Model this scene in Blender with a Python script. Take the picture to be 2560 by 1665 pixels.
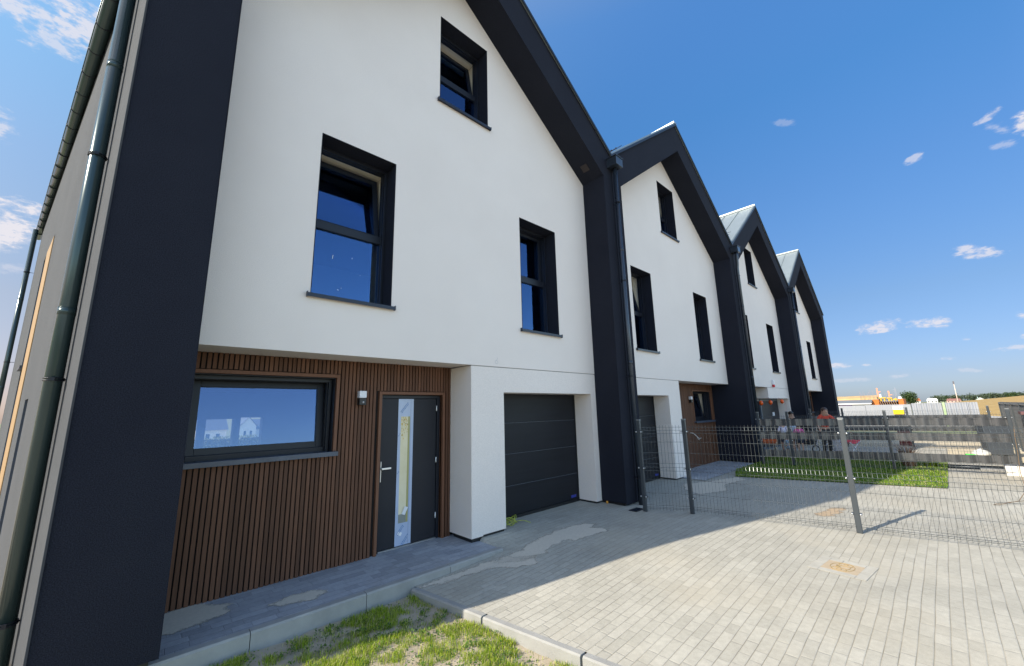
import bpy, bmesh, math, random
from mathutils import Vector, Matrix, noise
from mathutils.geometry import tessellate_polygon
R = math.radians
rnd = random.Random(7)
for o in list(bpy.data.objects): bpy.data.objects.remove(o)
S = bpy.context.scene
COL = S.collection

# ------------------------------------------------------------------ camera
cd = bpy.data.cameras.new('camera'); cam = bpy.data.objects.new('camera', cd); COL.objects.link(cam)
cd.sensor_width = 36.0; cd.lens = 996.877 / 2560 * 36.0; cd.clip_start = 0.05; cd.clip_end = 4000
rt = Vector((0.73098, -0.68203, -0.02227)); up = Vector((-0.11421, -0.15446, 0.98138)); fw = Vector((0.67277, 0.71482, 0.19080))
M = Matrix((( rt.x, up.x, -fw.x, 0.3019), (rt.y, up.y, -fw.y, -4.1205), (rt.z, up.z, -fw.z, 1.7139), (0, 0, 0, 1)))
cam.matrix_world = M
S.camera = cam
S.view_settings.view_transform = 'Standard'; S.view_settings.look = 'None'
S.view_settings.exposure = 1.45; S.view_settings.gamma = 1.0

# ------------------------------------------------------------------ sun and sky
SUN = Vector((-0.969 * math.cos(R(34.3)), 0.247 * math.cos(R(34.3)), math.sin(R(34.3)))).normalized()
ld = bpy.data.lights.new('sun', 'SUN'); ld.energy = 2.75; ld.angle = R(0.5); ld.color = (1.0, 0.915, 0.78)
lo = bpy.data.objects.new('sun', ld); COL.objects.link(lo); lo.location = (-20, 5, 25)
lo.rotation_euler = SUN.to_track_quat('Z', 'Y').to_euler()
W = bpy.data.worlds.new('World'); S.world = W; W.use_nodes = True
nt = W.node_tree; N = nt.nodes; L = nt.links; N.clear()
def nd(t, **k):
    n = N.new(t)
    for a, b in k.items(): setattr(n, a, b)
    return n
sky = nd('ShaderNodeTexSky', sky_type='NISHITA', sun_disc=False)
sky.sun_elevation = R(34.3); sky.sun_rotation = math.atan2(-0.969, 0.247)
sky.altitude = 200; sky.air_density = 1.0; sky.dust_density = 0.6; sky.ozone_density = 3.0
geo = nd('ShaderNodeTexCoord')
CLOUDS = [[[-0.1769,0.8035,0.5684],[26.099,4.365,1.072],[4.004,-36.945,52.944],0.55],[[-0.1247,0.8009,0.5856],[30.509,-7.946,16.509],[-17.848,-20.24,23.241],0.6],[[-0.1425,0.8193,0.5554],[30.505,-0.031,6.971],[-13.279,-41.797,57.92],0.45],[[-0.1688,0.94,0.2965],[30.982,1.732,10.462],[-9.942,-12.141,31.453],0.95],[[-0.1627,0.9586,0.2337],[60.389,5.873,15.801],[-25.503,-31.341,109.118],0.35],[[0.9693,-0.0753,0.2341],[-0.515,-37.383,-12.021],[-26.659,-30.949,97.385],0.75],[[0.9882,0.0662,0.1379],[1.7,-30.27,-1.275],[-12.581,-4.46,89.134],0.85],[[0.9913,0.0037,0.1319],[-0.102,-40.631,-1.897],[-13.054,-4.395,94.85],0.85],[[0.9151,-0.0262,0.4023],[-12.457,-81.108,21.814],[-62.903,48.722,145.234],0.55],[[0.8978,-0.1146,0.4253],[-18.448,-51.185,23.978],[-55.382,85.294,139.464],0.6],[[0.9064,-0.1435,0.3973],[5.741,-71.428,-40.152],[-25.927,-28.519,47.026],0.9],[[0.908,-0.118,0.4019],[11.985,-53.704,-44.086],[-56.358,-92.539,97.406],0.35],[[0.9174,-0.1206,0.3792],[-6.256,-68.38,-7.934],[-72.721,-13.079,170.063],0.35],[[0.839,0.1329,0.5276],[16.558,-42.179,-16.652],[-78.048,-87.552,144.155],0.22],[[0.9893,0.1271,0.071],[7.286,-59.951,-1.255],[-13.013,-5.47,185.753],0.75],[[0.9938,0.0869,0.0689],[11.522,-128.098,-11.826],[-20.714,-32.678,333.784],0.6],[[0.9974,-0.0188,0.0702],[-1.895,-69.401,1.171],[-17.813,4.702,249.95],0.65],[[0.9934,-0.0839,0.0785],[-5.165,-53.669,1.633],[-17.73,8.725,230.738],0.6],[[0.9869,-0.1027,0.1241],[-9.079,-108.744,-21.815],[-21.401,-27.022,143.606],0.8],[[0.9977,0.051,0.0454],[1.824,-48.339,3.255],[-13.937,18.542,283.202],0.4],[[0.9925,0.1149,0.0418],[3.537,-34.927,0.086],[-11.264,-0.484,266.206],0.3],[[0.9943,-0.0391,0.0991],[-5.824,-163.713,-11.261],[-38.868,-24.474,375.896],0.4],[[0.9906,-0.0982,0.0951],[-18.707,-217.715,-35.102],[-30.006,-40.261,265.703],0.6],[[0.9982,-0.0355,0.0486],[-2.331,-58.632,-5.293],[-16.07,-26.789,303.839],0.3],[[-0.2173,0.881,0.4202],[26.175,-0.646,13.701],[-16.835,-19.401,31.247],0.6],[[0.9457,-0.1739,0.2745],[-2.623,-39.82,-18.015],[-20.69,-23.075,54.018],0.8]]
nz = nd('ShaderNodeTexNoise'); nz.inputs['Scale'].default_value = 24; nz.inputs['Detail'].default_value = 8; nz.inputs['Roughness'].default_value = 0.6
mp = nd('ShaderNodeMapping'); mp.inputs['Scale'].default_value = (1, 1, 2.2)
L.new(geo.outputs['Generated'], mp.inputs['Vector']); L.new(mp.outputs['Vector'], nz.inputs['Vector'])
nz2 = nd('ShaderNodeTexNoise'); nz2.inputs['Scale'].default_value = 80; nz2.inputs['Detail'].default_value = 6; nz2.inputs['Roughness'].default_value = 0.65
L.new(mp.outputs['Vector'], nz2.inputs['Vector'])
def mth(op, a, b=None, clamp=False):
    n = nd('ShaderNodeMath', operation=op); n.use_clamp = clamp
    for i, v in enumerate((a, b)):
        if v is None: continue
        if isinstance(v, (int, float)): n.inputs[i].default_value = v
        else: L.new(v, n.inputs[i])
    return n.outputs[0]
def dot(v, c):
    n = nd('ShaderNodeVectorMath', operation='DOT_PRODUCT'); L.new(v, n.inputs[0]); n.inputs[1].default_value = c
    return n.outputs['Value']
nsum = mth('ADD', mth('MULTIPLY', nz.outputs[0], 7.0), mth('MULTIPLY', nz2.outputs[0], 4.0))
nsum = mth('SUBTRACT', nsum, 5.5)
total = None
for ci_, (dd, t1, t2, dens) in enumerate(CLOUDS):
    if ci_ < 4: t1 = [q / 1.35 for q in t1]; t2 = [q / 1.35 for q in t2]; dens = min(1, dens * 1.35)
    a = mth('SUBTRACT', dot(geo.outputs['Generated'], t1), sum(x * y for x, y in zip(dd, t1)))
    b = mth('SUBTRACT', dot(geo.outputs['Generated'], t2), sum(x * y for x, y in zip(dd, t2)))
    r2 = mth('ADD', mth('MULTIPLY', a, a), mth('MULTIPLY', b, b))
    fr = mth('GREATER_THAN', dot(geo.outputs['Generated'], dd), 0.5)
    v = mth('SUBTRACT', mth('ADD', nsum, 1.5), r2)
    v = mth('MULTIPLY', v, 0.62, True)
    v = mth('MULTIPLY', mth('MULTIPLY', v, v), mth('MULTIPLY', fr, dens))
    total = v if total is None else mth('MAXIMUM', total, v)
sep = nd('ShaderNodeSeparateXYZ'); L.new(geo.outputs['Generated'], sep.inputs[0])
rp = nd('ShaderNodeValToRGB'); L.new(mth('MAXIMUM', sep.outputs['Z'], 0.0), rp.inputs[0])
ST = [(0.0, (.20, .235, .34)), (.05, (.22, .235, .32)), (.2, (.27, .31, .36)), (.42, (.30, .45, .56)), (.58, (.31, .57, .72)), (.74, (.42, .72, .92)), (.90, (1, 1, 1))]  # lower sky dimmed, zenith out of view left bright as added fill
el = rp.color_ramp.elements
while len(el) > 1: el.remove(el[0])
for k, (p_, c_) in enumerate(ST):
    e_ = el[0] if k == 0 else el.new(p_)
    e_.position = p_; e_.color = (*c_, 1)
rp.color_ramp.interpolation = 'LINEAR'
def srange(v, a, b):
    n = nd('ShaderNodeMapRange', interpolation_type='SMOOTHSTEP'); L.new(v, n.inputs[0]); n.inputs[1].default_value = a; n.inputs[2].default_value = b; return n.outputs[0]
def vmul(a, b, t='MULTIPLY', fac=1):
    n = nd('ShaderNodeMixRGB', blend_type=t)
    if isinstance(fac, (int, float)): n.inputs[0].default_value = fac
    else: L.new(fac, n.inputs[0])
    for i, v in ((1, a), (2, b)):
        if isinstance(v, tuple): n.inputs[i].default_value = (*v, 1)
        else: L.new(v, n.inputs[i])
    return n.outputs[0]
# warm haze towards the sun, sky behind the camera brightened as added fill
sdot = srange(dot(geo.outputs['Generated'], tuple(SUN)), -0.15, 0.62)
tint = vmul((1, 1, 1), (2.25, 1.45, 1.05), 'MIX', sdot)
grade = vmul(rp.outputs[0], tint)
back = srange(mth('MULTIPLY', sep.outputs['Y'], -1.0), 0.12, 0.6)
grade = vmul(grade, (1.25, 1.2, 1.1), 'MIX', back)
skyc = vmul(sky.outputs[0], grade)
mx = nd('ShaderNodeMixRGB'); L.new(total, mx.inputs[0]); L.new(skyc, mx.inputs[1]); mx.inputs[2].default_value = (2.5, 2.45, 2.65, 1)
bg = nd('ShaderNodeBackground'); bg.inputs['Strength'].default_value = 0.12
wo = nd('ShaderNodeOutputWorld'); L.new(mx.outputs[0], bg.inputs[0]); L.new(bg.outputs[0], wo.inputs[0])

# ------------------------------------------------------------------ helpers
def tag(o, label=None, cat=None, group=None, kind=None):
    if label: o['label'] = label
    if cat: o['category'] = cat
    if group: o['group'] = group
    if kind: o['kind'] = kind
    return o
def thing(name, loc, label, cat, group=None, rz=0):
    o = bpy.data.objects.new(name, None); COL.objects.link(o); o.location = loc; o.rotation_euler.z = rz
    o.empty_display_size = 0.2
    return tag(o, label, cat, group)
def kids(o): return [c for c in bpy.data.objects if c.parent == o]
def copy_tree(o, parent=None):
    ch = kids(o)
    c = o.copy(); COL.objects.link(c); c.parent = parent
    for k in ch: copy_tree(k, c)
    return c
def world(o):
    m = o.matrix_basis.copy()
    if o.parent: m = world(o.parent) @ o.matrix_parent_inverse @ m
    return m
class MB:
    def __init__(s): s.v = []; s.f = []; s.m = []; s.sm = []
    def add(s, vs, fs, mi=0, smooth=False):
        n = len(s.v); s.v += [tuple(x) for x in vs]; s.f += [tuple(i + n for i in f) for f in fs]; s.m += [mi] * len(fs); s.sm += [smooth] * len(fs); return s
    def box(s, x0, x1, y0, y1, z0, z1, mi=0):
        return s.add([(x0,y0,z0),(x1,y0,z0),(x1,y1,z0),(x0,y1,z0),(x0,y0,z1),(x1,y0,z1),(x1,y1,z1),(x0,y1,z1)],
                     [(0,3,2,1),(4,5,6,7),(0,1,5,4),(1,2,6,5),(2,3,7,6),(3,0,4,7)], mi)
    def obox(s, mat, sx, sy, sz, mi=0):
        vs = [mat @ Vector((a*sx/2, b*sy/2, c*sz/2)) for c in (-1,1) for a,b in ((-1,-1),(1,-1),(1,1),(-1,1))]
        return s.add(vs, [(0,3,2,1),(4,5,6,7),(0,1,5,4),(1,2,6,5),(2,3,7,6),(3,0,4,7)], mi)
    def quad(s, a, b, c, d, mi=0): return s.add([a,b,c,d], [(0,1,2,3)], mi)
    def prism(s, outline, holes, y0, y1, mi=0, sides=True):
        """outline and holes are (x, z) loops; extruded from y0 (front) to y1"""
        loops = [outline] + holes
        pts = [p for l in loops for p in l]
        tris = tessellate_polygon([[Vector((p[0], p[1], 0)) for p in l] for l in loops])
        n = len(pts)
        vs = [(p[0], y0, p[1]) for p in pts] + [(p[0], y1, p[1]) for p in pts]
        fs = [tuple(t) for t in tris] + [tuple(i + n for i in reversed(t)) for t in tris]
        k = 0
        for l in loops:
            m = len(l)
            if sides or l is not outline:
                for i in range(m): a = k + i; b = k + (i + 1) % m; fs.append((a, b, b + n, a + n))
            k += m
        return s.add(vs, fs, mi)
    def tube(s, pts, r, seg=8, mi=0, caps=True, closed=False, smooth=True):
        pts = [Vector(p) for p in pts]; n = len(pts)
        rs = r if isinstance(r, (list, tuple)) else [r] * n
        vs = []; fs = []; prev = None
        for i, p in enumerate(pts):
            if closed: d = pts[(i+1) % n] - pts[i-1]
            else: d = pts[min(i+1, n-1)] - pts[max(i-1, 0)]
            d = d.normalized() if d.length > 1e-9 else Vector((0,0,1))
            a = prev - d * prev.dot(d) if prev is not None else d.orthogonal()
            if a.length < 1e-6: a = d.orthogonal()
            a.normalize(); prev = a; b = d.cross(a)
            for j in range(seg):
                t = 2*math.pi*j/seg; vs.append(p + (a*math.cos(t) + b*math.sin(t)) * rs[i])
        for i in range(n if closed else n - 1):
            i2 = (i + 1) % n
            for j in range(seg): k = (j+1) % seg; fs.append((i*seg+j, i*seg+k, i2*seg+k, i2*seg+j))
        if caps and not closed: fs.append(tuple(range(seg-1, -1, -1))); fs.append(tuple((n-1)*seg + j for j in range(seg)))
        return s.add(vs, fs, mi, smooth)
    def ball(s, c, rx, ry, rz, seg=12, ring=8, mi=0, j=0):
        vs = []; fs = []
        for i in range(ring + 1):
            th = math.pi * i / ring
            for k in range(seg):
                ph = 2*math.pi*k/seg; q = 1 + (rnd.uniform(-j, j) if j else 0)
                vs.append((c[0]+rx*q*math.sin(th)*math.cos(ph), c[1]+ry*q*math.sin(th)*math.sin(ph), c[2]+rz*q*math.cos(th)))
        for i in range(ring):
            for k in range(seg): l = (k+1) % seg; fs.append((i*seg+k, (i+1)*seg+k, (i+1)*seg+l, i*seg+l))
        return s.add(vs, fs, mi, True)
    def build(s, name, mats, parent=None, bevel=0):
        me = bpy.data.meshes.new(name); me.from_pydata(s.v, [], s.f)
        mats = mats if isinstance(mats, (list, tuple)) else [mats]
        for m in mats: me.materials.append(m)
        me.polygons.foreach_set('material_index', s.m); me.polygons.foreach_set('use_smooth', s.sm)
        me.update(); me.validate()
        o = bpy.data.objects.new(name, me); COL.objects.link(o)
        if parent:
            o.parent = parent; o.matrix_parent_inverse = world(parent).inverted()
        if bevel:
            b = o.modifiers.new('bevel', 'BEVEL'); b.width = bevel; b.segments = 2; b.limit_method = 'ANGLE'
            b.harden_normals = False
        return o

# ------------------------------------------------------------------ materials
def mat(name, col, rough=0.6, spec=0.5, metal=0.0, bump=0, bscale=100, bdet=4, var=0, vscale=3, col2=None, stretch=None, coat=0, emis=None):
    m = bpy.data.materials.new(name); m.use_nodes = True; t = m.node_tree; b = t.nodes['Principled BSDF']
    b.inputs['Base Color'].default_value = (*col, 1); b.inputs['Roughness'].default_value = rough
    b.inputs['Specular IOR Level'].default_value = spec; b.inputs['Metallic'].default_value = metal
    if coat: b.inputs['Coat Weight'].default_value = coat
    tc = t.nodes.new('ShaderNodeTexCoord'); src = tc.outputs['Object']
    if stretch:
        q = t.nodes.new('ShaderNodeMapping'); q.inputs['Scale'].default_value = stretch; t.links.new(src, q.inputs[0]); src = q.outputs[0]
    if var or col2:
        n = t.nodes.new('ShaderNodeTexNoise'); n.inputs['Scale'].default_value = vscale; n.inputs['Detail'].default_value = 6; n.inputs['Roughness'].default_value = 0.6
        t.links.new(src, n.inputs['Vector'])
        r = t.nodes.new('ShaderNodeValToRGB'); r.color_ramp.elements[0].position = 0.3; r.color_ramp.elements[1].position = 0.7
        c2 = col2 or tuple(min(1, c * (1 + var)) for c in col); c1 = col if col2 else tuple(c * (1 - var) for c in col)
        r.color_ramp.elements[0].color = (*c1, 1); r.color_ramp.elements[1].color = (*c2, 1)
        t.links.new(n.outputs[0], r.inputs[0]); t.links.new(r.outputs[0], b.inputs['Base Color'])
    if bump:
        n = t.nodes.new('ShaderNodeTexNoise'); n.inputs['Scale'].default_value = bscale; n.inputs['Detail'].default_value = bdet
        t.links.new(src, n.inputs['Vector'])
        q = t.nodes.new('ShaderNodeBump'); q.inputs['Strength'].default_value = min(1, bump); q.inputs['Distance'].default_value = 0.004 * max(1, bump)
        t.links.new(n.outputs[0], q.inputs['Height']); t.links.new(q.outputs[0], b.inputs['Normal'])
    if emis: b.inputs['Emission Color'].default_value = (*emis[:3], 1); b.inputs['Emission Strength'].default_value = emis[3]
    return m
def render_mat(name, col, col2, speck=0.12):
    """grained facade render: fine pits, faint large patches"""
    m = mat(name, col, rough=0.92, spec=0.2, bump=0.8, bscale=420, bdet=2, col2=col2, vscale=0.9)
    t = m.node_tree; b = t.nodes['Principled BSDF']; base = b.inputs['Base Color'].links[0].from_socket
    tc = [n for n in t.nodes if n.type == 'TEX_COORD'][0]
    n = t.nodes.new('ShaderNodeTexNoise'); n.inputs['Scale'].default_value = 160; n.inputs['Detail'].default_value = 3
    t.links.new(tc.outputs['Object'], n.inputs['Vector'])
    r = t.nodes.new('ShaderNodeMapRange'); r.inputs[1].default_value = 0.3; r.inputs[2].default_value = 0.7; r.inputs[3].default_value = 1 - speck; r.inputs[4].default_value = 1 + speck * 0.5
    t.links.new(n.outputs[0], r.inputs[0])
    q = t.nodes.new('ShaderNodeMixRGB'); q.blend_type = 'MULTIPLY'; q.inputs[0].default_value = 1
    t.links.new(base, q.inputs[1]); t.links.new(r.outputs[0], q.inputs[2]); t.links.new(q.outputs[0], b.inputs['Base Color'])
    return m
def paver_mat(name, c1, c2, mort, lx=0.2, ly=0.084, sand=0.55):
    """oblong concrete pavers in rows along x, lengths and tones vary stone by stone, tight sanded joints"""
    m = bpy.data.materials.new(name); m.use_nodes = True; t = m.node_tree; b = t.nodes['Principled BSDF']
    b.inputs['Roughness'].default_value = 0.9; b.inputs['Specular IOR Level'].default_value = 0.25
    def n_(ty, **k):
        q = t.nodes.new(ty)
        for a_, v_ in k.items(): setattr(q, a_, v_)
        return q
    def M_(op, *ins, clamp=False):
        q = n_('ShaderNodeMath', operation=op); q.use_clamp = clamp
        for i, v in enumerate(ins):
            if isinstance(v, (int, float)): q.inputs[i].default_value = v
            else: t.links.new(v, q.inputs[i])
        return q.outputs[0]
    def ramp(v, a0, a1, b0, b1):
        q = n_('ShaderNodeMapRange'); t.links.new(v, q.inputs[0])
        for i, w in enumerate((a0, a1, b0, b1)): q.inputs[i+1].default_value = w
        return q.outputs[0]
    tc = n_('ShaderNodeTexCoord')
    def noise_(sc, det, ro=0.55):
        q = n_('ShaderNodeTexNoise'); q.inputs['Scale'].default_value = sc; q.inputs['Detail'].default_value = det; q.inputs['Roughness'].default_value = ro
        t.links.new(tc.outputs['Object'], q.inputs['Vector']); return q.outputs[0]
    sp_ = n_('ShaderNodeSeparateXYZ'); t.links.new(tc.outputs['Object'], sp_.inputs[0])
    wob = noise_(1.1, 2)
    x = M_('MULTIPLY_ADD', wob, 0.02, sp_.outputs[0]); y = M_('MULTIPLY_ADD', wob, 0.022, sp_.outputs[1])
    yr = M_('DIVIDE', y, ly); row = M_('FLOOR', yr); fy = M_('SUBTRACT', yr, row)
    wr = n_('ShaderNodeTexWhiteNoise', noise_dimensions='1D'); t.links.new(row, wr.inputs['W'])
    xs = M_('MULTIPLY_ADD', wr.outputs['Value'], 9.7, M_('DIVIDE', x, lx))
    xs = M_('ADD', xs, M_('MULTIPLY', M_('SINE', M_('MULTIPLY_ADD', xs, 2.39, M_('MULTIPLY', wr.outputs['Value'], 31.0))), 0.2))
    cell = M_('FLOOR', xs); fx = M_('SUBTRACT', xs, cell)
    cv = n_('ShaderNodeCombineXYZ'); t.links.new(cell, cv.inputs[0]); t.links.new(row, cv.inputs[1])
    wn_ = n_('ShaderNodeTexWhiteNoise', noise_dimensions='2D'); t.links.new(cv.outputs[0], wn_.inputs['Vector'])
    rnd_ = wn_.outputs['Value']
    ey = M_('MULTIPLY', M_('MINIMUM', fy, M_('SUBTRACT', 1.0, fy)), ly)
    ex = M_('MULTIPLY', M_('MINIMUM', fx, M_('SUBTRACT', 1.0, fx)), lx)
    jw = ramp(noise_(2.3, 3), 0.35, 0.7, 0.0008, 0.0032)
    jy = M_('SUBTRACT', 1.0, M_('DIVIDE', ey, M_('MULTIPLY', jw, 1.5)), clamp=True); jx = M_('MULTIPLY', M_('SUBTRACT', 1.0, M_('DIVIDE', ex, jw), clamp=True), 0.55)
    joint = M_('MAXIMUM', jy, jx)
    col = n_('ShaderNodeMixRGB'); t.links.new(rnd_, col.inputs[0]); col.inputs[1].default_value = (*c1, 1); col.inputs[2].default_value = (*c2, 1)
    n1, n2, n3 = noise_(0.8, 7, .65), noise_(260, 3), noise_(0.55, 5)
    mu = M_('MULTIPLY', ramp(n1, .3, .75, .84, 1.1), ramp(n2, .3, .7, .84, 1.1))
    mu = M_('MULTIPLY', mu, ramp(noise_(24, 4), .35, .65, .93, 1.05))
    q = n_('ShaderNodeMixRGB', blend_type='MULTIPLY'); q.inputs[0].default_value = 1; t.links.new(col.outputs[0], q.inputs[1]); t.links.new(mu, q.inputs[2])
    mj = n_('ShaderNodeMixRGB'); t.links.new(M_('MULTIPLY', joint, 0.85), mj.inputs[0]); t.links.new(q.outputs[0], mj.inputs[1]); mj.inputs[2].default_value = (*mort, 1)
    ms = n_('ShaderNodeMixRGB'); ms.inputs[2].default_value = (0.42, 0.375, 0.29, 1); t.links.new(M_('MULTIPLY', ramp(n3, .5, .68, 0, sand), ramp(n1, .35, .6, .4, 1)), ms.inputs[0]); t.links.new(mj.outputs[0], ms.inputs[1])
    t.links.new(ms.outputs[0], b.inputs['Base Color'])
    edge = M_('MINIMUM', M_('DIVIDE', ey, 0.006), M_('DIVIDE', ex, 0.006)); edge = M_('MINIMUM', edge, 1.0)
    tilt = M_('MULTIPLY', M_('SUBTRACT', rnd_, 0.5), M_('SUBTRACT', fx, 0.5))
    h = M_('ADD', M_('MULTIPLY_ADD', n2, 0.25, edge), M_('MULTIPLY', tilt, 1.4))
    bp = n_('ShaderNodeBump'); bp.inputs['Strength'].default_value = 0.8; bp.inputs['Distance'].default_value = 0.0035
    t.links.new(h, bp.inputs['Height']); t.links.new(bp.outputs[0], b.inputs['Normal'])
    return m
def glass_mat(name, refl=0.2, tint=(0.75, 0.82, 0.85), rough=0.0, rc=(.32, .6, 1)):
    m = bpy.data.materials.new(name); m.use_nodes = True; t = m.node_tree; t.nodes.clear()
    out = t.nodes.new('ShaderNodeOutputMaterial'); tr = t.nodes.new('ShaderNodeBsdfTransparent'); tr.inputs[0].default_value = (*tint, 1)
    gl = t.nodes.new('ShaderNodeBsdfGlossy'); gl.inputs['Roughness'].default_value = rough; gl.inputs[0].default_value = (*rc, 1)
    fr = t.nodes.new('ShaderNodeFresnel'); fr.inputs[0].default_value = 1.5
    ad = t.nodes.new('ShaderNodeMath'); ad.operation = 'MULTIPLY_ADD'; ad.use_clamp = True; ad.inputs[1].default_value = 1.3; ad.inputs[2].default_value = refl
    t.links.new(fr.outputs[0], ad.inputs[0])
    tc = t.nodes.new('ShaderNodeTexCoord'); n = t.nodes.new('ShaderNodeTexNoise'); n.inputs['Scale'].default_value = 1.7
    bp = t.nodes.new('ShaderNodeBump'); bp.inputs['Strength'].default_value = 0.05; bp.inputs['Distance'].default_value = 0.02
    t.links.new(tc.outputs['Object'], n.inputs['Vector']); t.links.new(n.outputs[0], bp.inputs['Height']); t.links.new(bp.outputs[0], gl.inputs['Normal'])
    mx = t.nodes.new('ShaderNodeMixShader'); t.links.new(ad.outputs[0], mx.inputs[0]); t.links.new(tr.outputs[0], mx.inputs[1]); t.links.new(gl.outputs[0], mx.inputs[2]); t.links.new(mx.outputs[0], out.inputs[0])
    return m
WHITE = render_mat('white_render', (0.78, 0.70, 0.64), (0.82, 0.74, 0.677), 0.14)
DARK = render_mat('charcoal_render', (0.0145, 0.0165, 0.0265), (0.0195, 0.022, 0.033), 0.65)
GREYR = render_mat('grey_render', (0.078, 0.083, 0.09), (0.092, 0.097, 0.104), 0.16)
PLINTH = mat('plinth_coating', (0.012, 0.012, 0.013), rough=0.5, bump=0.4, bscale=60)
ANTH = mat('anthracite_metal', (0.011, 0.013, 0.02), rough=0.4, spec=0.35, var=0.1, vscale=2, bump=0.03, bscale=200)
ANTHS = mat('anthracite_sill', (0.016, 0.021, 0.036), rough=0.35, spec=0.4, var=0.15, vscale=6)
GARD = mat('garage_door_panel', (0.008, 0.0095, 0.014), rough=0.5, spec=0.28, bump=0.25, bscale=60, stretch=(0.6, 1, 9), var=0.25, vscale=1.6)
DOORM = mat('door_leaf_finish', (0.017, 0.018, 0.024), rough=0.5, spec=0.3, bump=0.1, bscale=300, var=0.08)
SEAL = mat('black_rubber', (0.006, 0.006, 0.007), rough=0.7)
CREAM = mat('cream_plaster', (0.85, 0.78, 0.64), rough=0.9, bump=0.2, bscale=40, var=0.05)
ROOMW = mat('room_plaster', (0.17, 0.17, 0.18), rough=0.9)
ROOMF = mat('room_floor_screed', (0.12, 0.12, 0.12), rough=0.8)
GLASS = glass_mat('window_glass', 0.13, (.82, .86, .86), rc=(.2, .39, .8))
GLASS2 = glass_mat('clear_glass', 0.14, (0.8, 0.85, 0.86), rc=(.3, .42, .74))
PIPE = mat('green_grey_steel_pipe', (0.035, 0.06, 0.062), rough=0.22, spec=0.6, metal=0.35, var=0.06, vscale=3)
PIPED = mat('dark_steel_pipe', (0.035, 0.045, 0.06), rough=0.25, spec=0.6, metal=0.3)
GALV = mat('zinc_clamp', (0.6, 0.6, 0.6), rough=0.3, metal=0.9)
ROOF = mat('roof_sheet', (0.27, 0.31, 0.31), rough=0.38, spec=0.5, metal=0.35, var=0.08, vscale=1.3, bump=0.06, bscale=5)
WHITEP = mat('white_plastic', (0.75, 0.75, 0.76), rough=0.35)
BLACKP = mat('black_plastic', (0.01, 0.01, 0.012), rough=0.4)
SAND = mat('dry_sand', (0.44, 0.39, 0.31), rough=0.95, bump=1.0, bscale=90, bdet=8, col2=(0.52, 0.46, 0.36), vscale=9)
SANDG = mat('grey_grit', (0.52, 0.465, 0.375), rough=0.95, col2=(0.60, 0.54, 0.44), vscale=30)
KERB = mat('concrete_kerb', (0.30, 0.295, 0.275), rough=0.85, bump=0.5, bscale=150, bdet=6, var=0.12, vscale=5)
PAVE = paver_mat('grey_concrete_pavers', (0.39, 0.37, 0.312), (0.445, 0.423, 0.36), (0.12, 0.11, 0.085))
PAVE2 = paver_mat('grey_slab_pavers', (0.30, 0.31, 0.33), (0.40, 0.41, 0.43), (0.12, 0.12, 0.12), 0.2, 0.1, 0.25)
def wood_mat(name, c1, c2):
    m = mat(name, c1, rough=0.62, spec=0.25, bump=0.5, bscale=30, bdet=6, stretch=(14, 14, 0.9), col2=c2, vscale=4)
    t = m.node_tree; b = t.nodes['Principled BSDF']; base = b.inputs['Base Color'].links[0].from_socket
    a = t.nodes.new('ShaderNodeAttribute'); a.attribute_name = 'tone'
    q = t.nodes.new('ShaderNodeMixRGB'); q.blend_type = 'MULTIPLY'; q.inputs[0].default_value = 1
    t.links.new(base, q.inputs[1]); t.links.new(a.outputs['Color'], q.inputs[2]); t.links.new(q.outputs[0], b.inputs['Base Color'])
    return m
WOOD = wood_mat('brown_slat_wood', (0.108, 0.052, 0.031), (0.152, 0.073, 0.043))
WOODT = mat('brown_trim_wood', (0.14, 0.062, 0.034), rough=0.55, spec=0.3, bump=0.3, bscale=30, stretch=(6, 6, 1), col2=(0.175, 0.08, 0.045), vscale=5)
WOODB = mat('dark_backing', (0.012, 0.008, 0.007), rough=0.9)
FENCE = mat('fence_steel', (0.06, 0.071, 0.08), rough=0.35, spec=0.5, metal=0.25, var=0.05)
WIRE = mat('fence_wire', (0.085, 0.097, 0.10), rough=0.27, spec=0.6, metal=0.4)
BAND = mat('pvc_fence_strip', (0.075, 0.077, 0.08), rough=0.27, spec=0.7)
def leaf_mat(name, c, c2, trans=0.25):
    m = bpy.data.materials.new(name); m.use_nodes = True; t = m.node_tree; t.nodes.clear()
    out = t.nodes.new('ShaderNodeOutputMaterial'); d = t.nodes.new('ShaderNodeBsdfPrincipled'); d.inputs['Roughness'].default_value = 0.55; d.inputs['Specular IOR Level'].default_value = 0.3
    tl = t.nodes.new('ShaderNodeBsdfTranslucent'); g = t.nodes.new('ShaderNodeNewGeometry')
    r = t.nodes.new('ShaderNodeValToRGB'); e = r.color_ramp.elements; e[0].color = (*c, 1); e[1].color = (*c2, 1); e[0].position = 0.15; e[1].position = 0.9
    t.links.new(g.outputs['Random Per Island'], r.inputs[0]); t.links.new(r.outputs[0], d.inputs['Base Color']); t.links.new(r.outputs[0], tl.inputs[0])
    mx = t.nodes.new('ShaderNodeMixShader'); mx.inputs[0].default_value = trans
    t.links.new(d.outputs[0], mx.inputs[1]); t.links.new(tl.outputs[0], mx.inputs[2]); t.links.new(mx.outputs[0], out.inputs[0])
    return m
GRASS = leaf_mat('grass_blades', (0.13, 0.24, 0.012), (0.50, 0.60, 0.05), 0.45)
GRASSD = leaf_mat('dry_grass', (0.46, 0.42, 0.16), (0.66, 0.58, 0.28), 0.3)
WEED = leaf_mat('weed_leaves', (0.06, 0.13, 0.02), (0.15, 0.24, 0.05), 0.3)
FOL = leaf_mat('tree_leaves', (0.03, 0.06, 0.018), (0.08, 0.12, 0.035), 0.15)
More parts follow.
